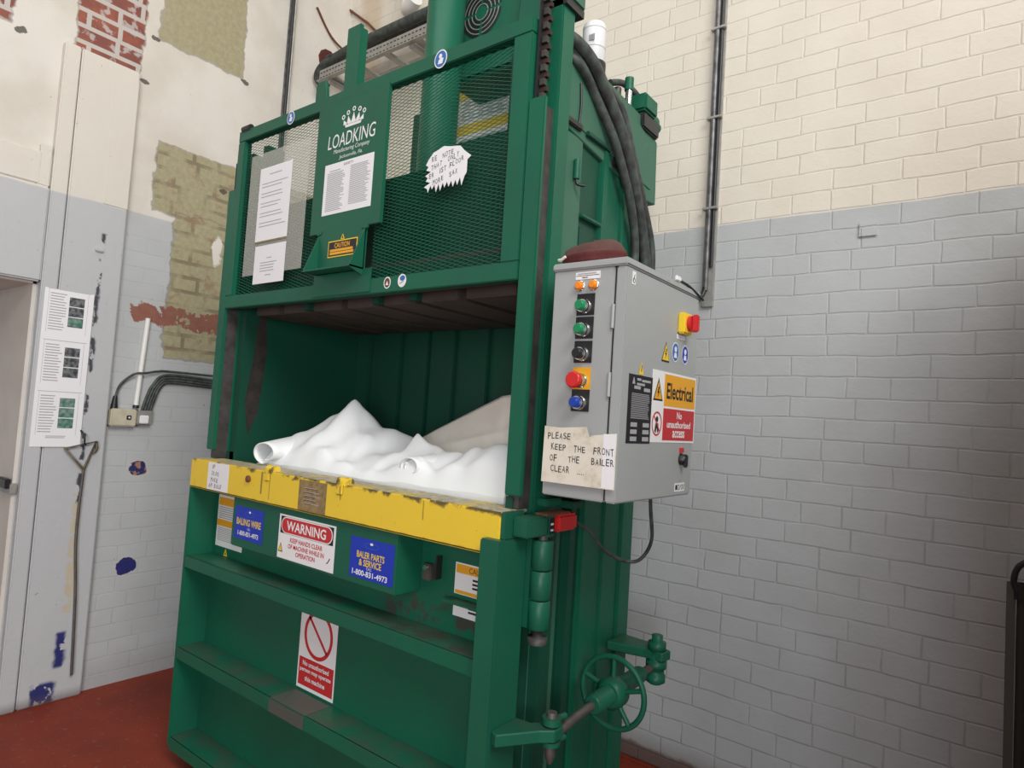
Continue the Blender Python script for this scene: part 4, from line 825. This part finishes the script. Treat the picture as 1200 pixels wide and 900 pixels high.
# ------------------------------------------------------------------ sheets in the chamber
def heap(nx=150, ny=70):
    X0, X1, Y0, Y1 = -2.46, -1.165, 1.512, 2.08
    RD = [(-2.157, 1.75, 1.475, -2.10, 1.58, 1.33, .11), (-2.157, 1.75, 1.462, -2.28, 1.70, 1.40, .10), (-2.28, 1.70, 1.402, -2.40, 1.58, 1.32, .10),
          (-2.157, 1.75, 1.470, -1.94, 1.80, 1.385, .11), (-1.94, 1.80, 1.385, -1.72, 1.88, 1.37, .12), (-2.00, 1.68, 1.365, -1.95, 1.55, 1.30, .05),
          (-1.62, 1.68, 1.36, -1.56, 1.55, 1.335, .09), (-1.58, 1.68, 1.345, -1.18, 1.60, 1.415, .085), (-1.32, 1.62, 1.38, -1.24, 1.55, 1.34, .07), (-1.80, 1.66, 1.33, -1.78, 1.56, 1.29, .07), (-1.745, 1.72, 1.405, -1.60, 1.66, 1.35, .045), (-2.25, 1.60, 1.33, -2.20, 1.54, 1.29, .06)]
    vs = []; fs = []
    for j in range(ny+1):
        for i in range(nx+1):
            x = X0+(X1-X0)*i/nx; y = Y0+(Y1-Y0)*j/ny; acc = 0
            xw = x+0.012*math.sin(21*y+3*x); yw = y+0.012*math.sin(17*x)
            for ax, ay, az, bx, by, bz, w_ in RD:
                t = max(0, min(1, ((xw-ax)*(bx-ax)+(yw-ay)*(by-ay))/((bx-ax)**2+(by-ay)**2)))
                d = math.hypot(xw-ax-t*(bx-ax), yw-ay-t*(by-ay))
                acc += (max(0, az+(bz-az)*t-1.255)*max(0, 1-d/(2.7*w_))**1.15*(1 if d > 0.012 else 0.97+2.5*d))**4
            h = acc**0.25+0.008*math.sin(31*x-19*y+2*math.sin(9*x))+0.005*math.sin(47*y+13*x)+0.004*abs(math.sin(26*x+33*y))
            k = min(1, (y-Y0)/0.035); e = min(1, (x-X0)/0.08)*(k*(2-k)*0.8+0.2)
            vs.append((x, y, 1.252+max(0, 0.012+h)*e))
    for j in range(ny):
        for i in range(nx): a = j*(nx+1)+i; fs.append((a, a+1, a+nx+2, a+nx+1))
    n = len(vs)                                                     # closed underside
    bot = [(v[0], v[1], 1.05) for v in vs]
    b = MB(); b.add(vs, fs, 'sheet', True)
    ring = [i for i in range(nx+1)]+[j*(nx+1)+nx for j in range(1, ny+1)]+[ny*(nx+1)+i for i in range(nx-1, -1, -1)]+[j*(nx+1) for j in range(ny-1, 0, -1)]
    rv = [vs[i] for i in ring]+[(vs[i][0], vs[i][1], 0.902) for i in ring]; m = len(ring)
    b.add(rv, [(k, k+m, (k+1) % m+m, (k+1) % m) for k in range(m)]+[tuple(range(m, 2*m))], 'sheet', True)
    return b
GRP = None
tag(heap().build('foam_sheet'), 'crumpled pile of white foam sheet filling the baler chamber behind the yellow sill', 'foam sheet')
def curl(c, axis, R, turns, a0, length, m, thick=0.006, grow=0.0, seg=30, flare=0.0):
    """a rolled sheet: spiral profile swept along an axis"""
    c = Vector(c); ax = Vector(axis).normalized(); uu = Vector((0, 0, 1)).cross(ax).normalized(); vv = ax.cross(uu)
    vs = []; fs = []; ns = 12
    for side in (0, 1):
        for j in range(ns+1):
            t = j/ns
            for i in range(seg+1):
                an = a0+turns*2*math.pi*i/seg; r = R*(1+flare*t)*(1-grow*i/seg)-side*thick
                vs.append(c+ax*(length*(t-0.0))+uu*(r*math.cos(an)*1.25)+vv*(r*math.sin(an)*0.80))
    S = (ns+1)*(seg+1)
    for j in range(ns):
        for i in range(seg):
            a = j*(seg+1)+i
            fs.append((a, a+1, a+seg+2, a+seg+1)); fs.append((S+a, S+a+seg+1, S+a+seg+2, S+a+1))
    for i in range(seg):
        fs.append((i, S+i, S+i+1, i+1)); a = ns*(seg+1)+i; fs.append((a, a+1, S+a+1, S+a))
    for j in range(ns):
        a = j*(seg+1); fs.append((a, a+seg+1, S+a+seg+1, S+a)); a += seg; fs.append((a, S+a, S+a+seg+1, a+seg+1))
    b = MB(); b.add(vs, fs, m, True); return b
tag(curl((-2.350, 1.476, 1.304), (-0.10, 1, 0.10), 0.060, 0.98, math.radians(-75), 0.26, 'sheet', grow=0.35, flare=0.5).build('foam_sheet'), 'white foam sheet curled into an open loop at the left end of the pile', 'foam sheet')
tag(curl((-1.575, 1.522, 1.322), (0.10, 1, 0.05), 0.046, 1.4, math.radians(-100), 0.16, 'sheet', grow=0.5, flare=0.3).build('foam_sheet'), 'white foam sheet rolled up at the front right of the pile', 'foam sheet')
def flap():
    A = [(-2.02, 1.93, 1.36), (-1.80, 1.87, 1.44), (-1.58, 1.80, 1.51), (-1.36, 1.72, 1.575), (-1.27, 1.70, 1.585)]
    Bq = [(-1.97, 1.86, 1.28), (-1.76, 1.80, 1.30), (-1.54, 1.74, 1.31), (-1.32, 1.68, 1.33), (-1.185, 1.66, 1.35)]
    n, m_ = 40, 16; vs = []; fs = []
    def lerp(P, t):
        k = min(int(t*(len(P)-1)), len(P)-2); f = t*(len(P)-1)-k; return Vector(P[k]).lerp(Vector(P[k+1]), f)
    for side in (0, 1):
        for i in range(n+1):
            t = i/n
            a = lerp(A, t); c = lerp(Bq, t)
            for j in range(m_+1):
                s_ = j/m_; p = a.lerp(c, s_)
                p.y -= 0.018*max(0, 1-abs(s_-0.62+0.12*t)/0.10)*t; p.z += 0.012*math.sin(math.pi*s_)*(0.5+t)-0.02*max(0, math.sin(2*math.pi*(s_*1.2-0.3*t)))*t
                if t > 0.86: k = (t-0.86)/0.14; p.y += 0.07*k*k*(1-s_); p.x -= 0.015*k*k; p.z -= 0.05*k*k*(1-s_)
                p.y += side*0.005; p.z -= side*0.003; vs.append(p)
    S = (n+1)*(m_+1)
    for i in range(n):
        for j in range(m_):
            a = i*(m_+1)+j; fs.append((a, a+1, a+m_+2, a+m_+1)); fs.append((S+a, S+a+m_+1, S+a+m_+2, S+a+1))
    for i in range(n):
        a = i*(m_+1); fs.append((a, a+m_+1, S+a+m_+1, S+a)); a += m_; fs.append((a, S+a, S+a+m_+1, a+m_+1))
    for j in range(m_):
        fs.append((j, S+j, S+j+1, j+1)); a = n*(m_+1)+j; fs.append((a, a+1, S+a+1, S+a))
    b = MB(); b.add(vs, fs, 'creamsheet', True); return b
tag(flap().build('card_sheet'), 'cream card sheet rising to a point at the right of the white pile', 'sheet')

# ------------------------------------------------------------------ things on the left wall
s = sidex(1.068, 1.228, 1.277, 1.984, WP+0.0065, 'paper', 0.001)
for k, pm in enumerate(('bluegreen', 'photo', 'photo')):
    z0 = 0.035+k*0.245
    s.rect(0.105, z0+0.055, 0.170, z0+0.20, pm, 1); s.lines(0.025, z0+0.03, 0.095, z0+0.215, 14, 'greyink', 0.0022, 0.25)
    for q in (0.05, 0.10, 0.15): s.rect(0.105, z0+0.052+q, 0.170, z0+0.056+q, 'paper', 2)
    if k == 2: s.rect(0.108, z0+0.06, 0.166, z0+0.10, 'bluegreen', 2)
    s.rect(0.012, z0+0.228, 0.195, z0+0.2305, 'greyink', 1).line(0.018, z0+0.02, 0.018, z0+0.225, 0.0012, 'greyink').line(0.185, z0+0.02, 0.185, z0+0.225, 0.0012, 'greyink')
s.lines(0.06, 0.040, 0.15, 0.055, 2, 'greyink', 0.0018)
sheet_paper(s, 'instruction_poster', 'tall white instruction poster with three photographs on the grey pilaster', 'poster')
# long rod tool with a triangular handle
X = WP+0.018
b = MB().tube([(X, 1.300, 1.118), (X, 1.296, 0.80), (X, 1.318, 0.50), (X, 1.335, 0.115)], 0.0065, 'steel', 10); hk = tag(b.build('rod_tool'), 'thin steel rod with a triangular wire handle hanging on the grey pilaster', 'rod')
MB().tube([(X, 1.300, 1.118), (X, 1.210, 1.222), (X, 1.345, 1.256), (X, 1.300, 1.118)], 0.006, 'brasswire', 8, 1).tube([(X, 1.345, 1.256), (X, 1.352, 1.225), (X, 1.34, 1.20)], 0.006, 'brasswire', 8, 1).build('triangle_handle', hk)
MB().cyl((WP, 1.290, 1.238), (X+0.02, 1.290, 1.243), 0.006, 'black').tube([(X+0.01, 1.290, 1.243), (X+0.015, 1.285, 1.28), (WP+0.004, 1.275, 1.31)], 0.004, 'black').build('nail_hook', hk)
# switch box, cables, white conduit
X = WL
b = MB().box(X, X+0.045, 1.405, 1.530, 1.335, 1.425, 'ivory', 0.006); sw = tag(b.build('switch_box'), 'ivory plastic switch box on the grey brick below a white conduit', 'switch box')
MB().box(X+0.045, X+0.049, 1.480, 1.502, 1.370, 1.392, 'black', 0.001).box(X+0.048, X+0.052, 1.487, 1.495, 1.377, 1.385, 'white').build('rocker', sw)
b = MB().box(X, X+0.035, 1.535, 1.612, 1.345, 1.420, 'galv', 0.004).box(X+0.035, X+0.05, 1.545, 1.59, 1.352, 1.395, 'white', 0.004); tag(b.build('junction_box'), 'small grey junction box with white cover beside the ivory switch box', 'junction box')
b = MB().cyl((X+0.02, 1.425, 1.422), (X+0.02, 1.427, 1.49), 0.018, 'black', 14, 0.010).tube([(X+0.02, 1.427, 1.48), (X+0.022, 1.445, 1.55), (X+0.036, 1.50, 1.608), (X+0.036, 1.56, 1.620), (X+0.026, 1.62, 1.634), (X+0.014, 1.72, 1.640), (X+0.012, 2.28, 1.634)], 0.006, 'rubber')
tag(b.build('thin_cable'), 'thin black cable arching from the ivory switch box to the bundle', 'cable')
b = MB()
for k, (y, r) in enumerate(((1.562, 0.008), (1.576, 0.008), (1.590, 0.008), (1.603, 0.008))):
    b.tube([(X+0.02, y, 1.415), (X+0.025, y+0.015, 1.49), (X+0.02, y+0.045, 1.56), (X+0.015, 1.68+k*0.01, 1.618-k*0.013), (X+0.012, 1.95, 1.612-k*0.014), (X+0.012, 2.30, 1.605-k*0.014)], r, 'rubber', 8)
tag(b.build('cable_bundle'), 'bundle of black cables running from the junction box behind the baler', 'cables')
b = MB().tube([(X+0.014, 1.553, 1.912), (X+0.014, 1.532, 1.435)], 0.0125, 'pvc', 14, 1); pc = tag(b.build('conduit_pipe'), 'short white plastic conduit pipe above the ivory switch box', 'pipe')
MB().cyl((X+0.014, 1.532, 1.432), (X+0.014, 1.533, 1.447), 0.015, 'black', 14).build('end_bush', pc)
b = MB().box(X, X+0.022, 2.228, 2.262, 1.9, 4.6, 'conduit', 0.004).cyl((X+0.03, 2.238, 1.9), (X+0.03, 2.238, 4.6), 0.009, 'black', 10).cyl((X+0.03, 2.254, 1.9), (X+0.03, 2.254, 4.6), 0.007, 'galv', 10)
tag(b.build('wall_conduit'), 'dark cable conduit running up the cream left wall above the guard', 'conduit')
b = MB().box(-3.86, -3.66, 1.018, 1.045, 1.005, 1.055, 'galv', 0.004).box(-3.80, -3.672, 1.0, 1.022, 1.03, 1.075, 'black', 0.004); lt = tag(b.build('door_latch'), 'black and steel latch bracket on the doorway jamb at far left', 'latch')
b = MB().box(WP-0.012, WP+0.012, 1.262, 1.30, 2.203, 2.222, 'plaster', 0.004); tag(b.build('wall_stub'), 'small painted peg sticking out of the grey pilaster', 'peg')
# broken hole, old cables and tray in the corner
b = MB().lathe((WL-0.02, 2.545, 3.815), (WL+0.006, 2.545, 3.815), [(0, 0.075), (0.018, 0.082), (0.026, 0.070)], 'darkhole', 11, smooth=False); tag(b.build('wall_hole'), 'dark red broken brick hole high on the left wall by the corner', 'hole')
b = MB().tube([(WL, 2.545, 3.79), (-3.52, 2.56, 3.775), (-3.35, 2.575, 3.80), (-3.1, 2.575, 3.83), (-2.6, 2.575, 3.83), (-2.2, 2.575, 3.83)], 0.034, 'rubber', 12); tag(b.build('heavy_cable'), 'thick black cable coming out of the broken hole over the tray', 'cable')
b = MB().tube([(-3.60, 2.50, 3.60), (-3.64, 2.45, 3.64), (-3.58, 2.44, 3.70), (-3.42, 2.455, 3.74), (-3.2, 2.46, 3.76), (-2.7, 2.47, 3.77), (-2.2, 2.47, 3.77)], 0.030, 'rubber', 12).tube([(-3.56, 2.44, 3.70), (-3.52, 2.42, 3.735), (-3.46, 2.43, 3.74)], 0.008, 'rubber', 8)
tag(b.build('heavy_cable'), 'thick black cable curling round the end of the cable tray', 'cable')
b = MB().box(-3.58, -2.0, 2.415, 2.425, 3.585, 3.660, 'galv', 0.002).box(-3.58, -2.0, 2.395, 2.425, 3.580, 3.586, 'galv').box(-3.58, -2.0, 2.640, 2.650, 3.585, 3.660, 'galv', 0.002)
tr = tag(b.build('cable_tray'), 'galvanised perforated cable tray fixed high on the back wall in the corner', 'cable tray')
for i in range(6): MB().box(-3.50+i*0.26, -3.45+i*0.26, 2.42, 2.645, 3.588, 3.602, 'galv', 0.002).build('tray_rung', tr)
s = front(-3.58, 3.585, -2.0, 3.66, 2.4148, None, 0.0005)
for i in range(52): s.rect(0.012+i*0.03, 0.048, 0.028+i*0.03, 0.056, 'ink')
s.build('slot_row', tr)
s = front(-3.58, 3.585, -2.0, 3.66, 2.4148, None, 0.0005)
for i in range(52): s.rect(0.012+i*0.03, 0.018, 0.028+i*0.03, 0.025, 'ink')
s.build('slot_row', tr)
for x in (-3.50, -2.75): MB().box(x, x+0.03, 2.42, WB, 3.56, 3.585, 'galv').build('tray_bracket', tr)
b = MB().tube([(-2.98, 2.62, 4.3), (-2.985, 2.60, 4.02), (-2.94, 2.56, 3.93), (-2.85, 2.53, 3.95)], 0.045, 'pvc', 16); tag(b.build('bent_duct'), 'pale bent plastic duct dropping to the cable tray', 'duct')
b = MB().tube([(-3.75, WB-0.012, 4.30), (-3.48, WB-0.012, 4.09), (-3.30, WB-0.012, 3.92)], 0.008, 'rust', 8, 1); tag(b.build('old_wire'), 'short rusty wire hanging across the back wall above the tray', 'wire')
b = MB().tube([(WL+0.01, 2.42, 4.12), (WL+0.012, 2.55, 3.98), (-3.62, WB-0.012, 3.90), (-3.45, WB-0.014, 3.85)], 0.007, 'rust', 8); tag(b.build('old_wire'), 'rusty brown wire slanting across the corner above the broken hole', 'wire')

# ------------------------------------------------------------------ things on the back wall
b = MB().box(-1.070, -1.018, WB-0.014, WB, 2.03, 5.1, 'galv', 0.003)
b.cyl((-1.050, WB-0.024, 2.10), (-1.050, WB-0.024, 5.1), 0.011, 'conduit', 12).cyl((-1.030, WB-0.022, 2.20), (-1.030, WB-0.022, 5.1), 0.007, 'black', 10).tube([(-1.050, WB-0.024, 2.12), (-1.060, WB-0.04, 2.07), (-1.085, WB-0.12, 2.02), (-1.08, WB-0.35, 1.98), (-1.0, 2.1, 1.92)], 0.010, 'black', 10)
cd = tag(b.build('wall_conduit'), 'grey metal conduit strip running up the back wall to the right of the baler', 'conduit')
for z in (2.45, 2.85, 3.25): MB().box(-1.076, -1.012, WB-0.036, WB-0.013, z, z+0.012, 'galv', 0.002).build('conduit_clip', cd)
# dark pole with looped strap at the right edge
px, py = 0.036, 2.62
b = MB().cyl((px, py, 0.0), (px, py, 1.09), 0.014, 'pole', 14).box(px-0.04, px-0.016, py-0.006, py+0.006, 0.0, 1.09, 'greypole'); pp = tag(b.build('dark_pole'), 'thin dark pole with looped black grip leaning by the back wall at far right', 'pole')
MB().tube([(px-0.012, py-0.01, 1.065), (px-0.022, py-0.01, 1.10), (px-0.008, py-0.01, 1.145), (px+0.03, py-0.01, 1.165), (px+0.05, py-0.01, 1.12), (px+0.02, py-0.01, 1.07)], 0.009, 'black', 10).cyl((px, py, 1.04), (px, py, 1.09), 0.022, 'black', 14).build('looped_grip', pp)

# repeats of a kind share a group
for key, grp in (('typed_notice', 'typed sheets on the left mesh panel'), ('foam_sheet', 'white foam sheets in the chamber'), ('heavy_cable', 'thick black cables on the tray'),
                 ('old_wire', 'old wires in the corner'), ('wall_conduit', 'conduits on the walls')):
    for o in bpy.data.objects:
        if o.parent is None and o.name.split('.')[0] == key: o['group'] = grp
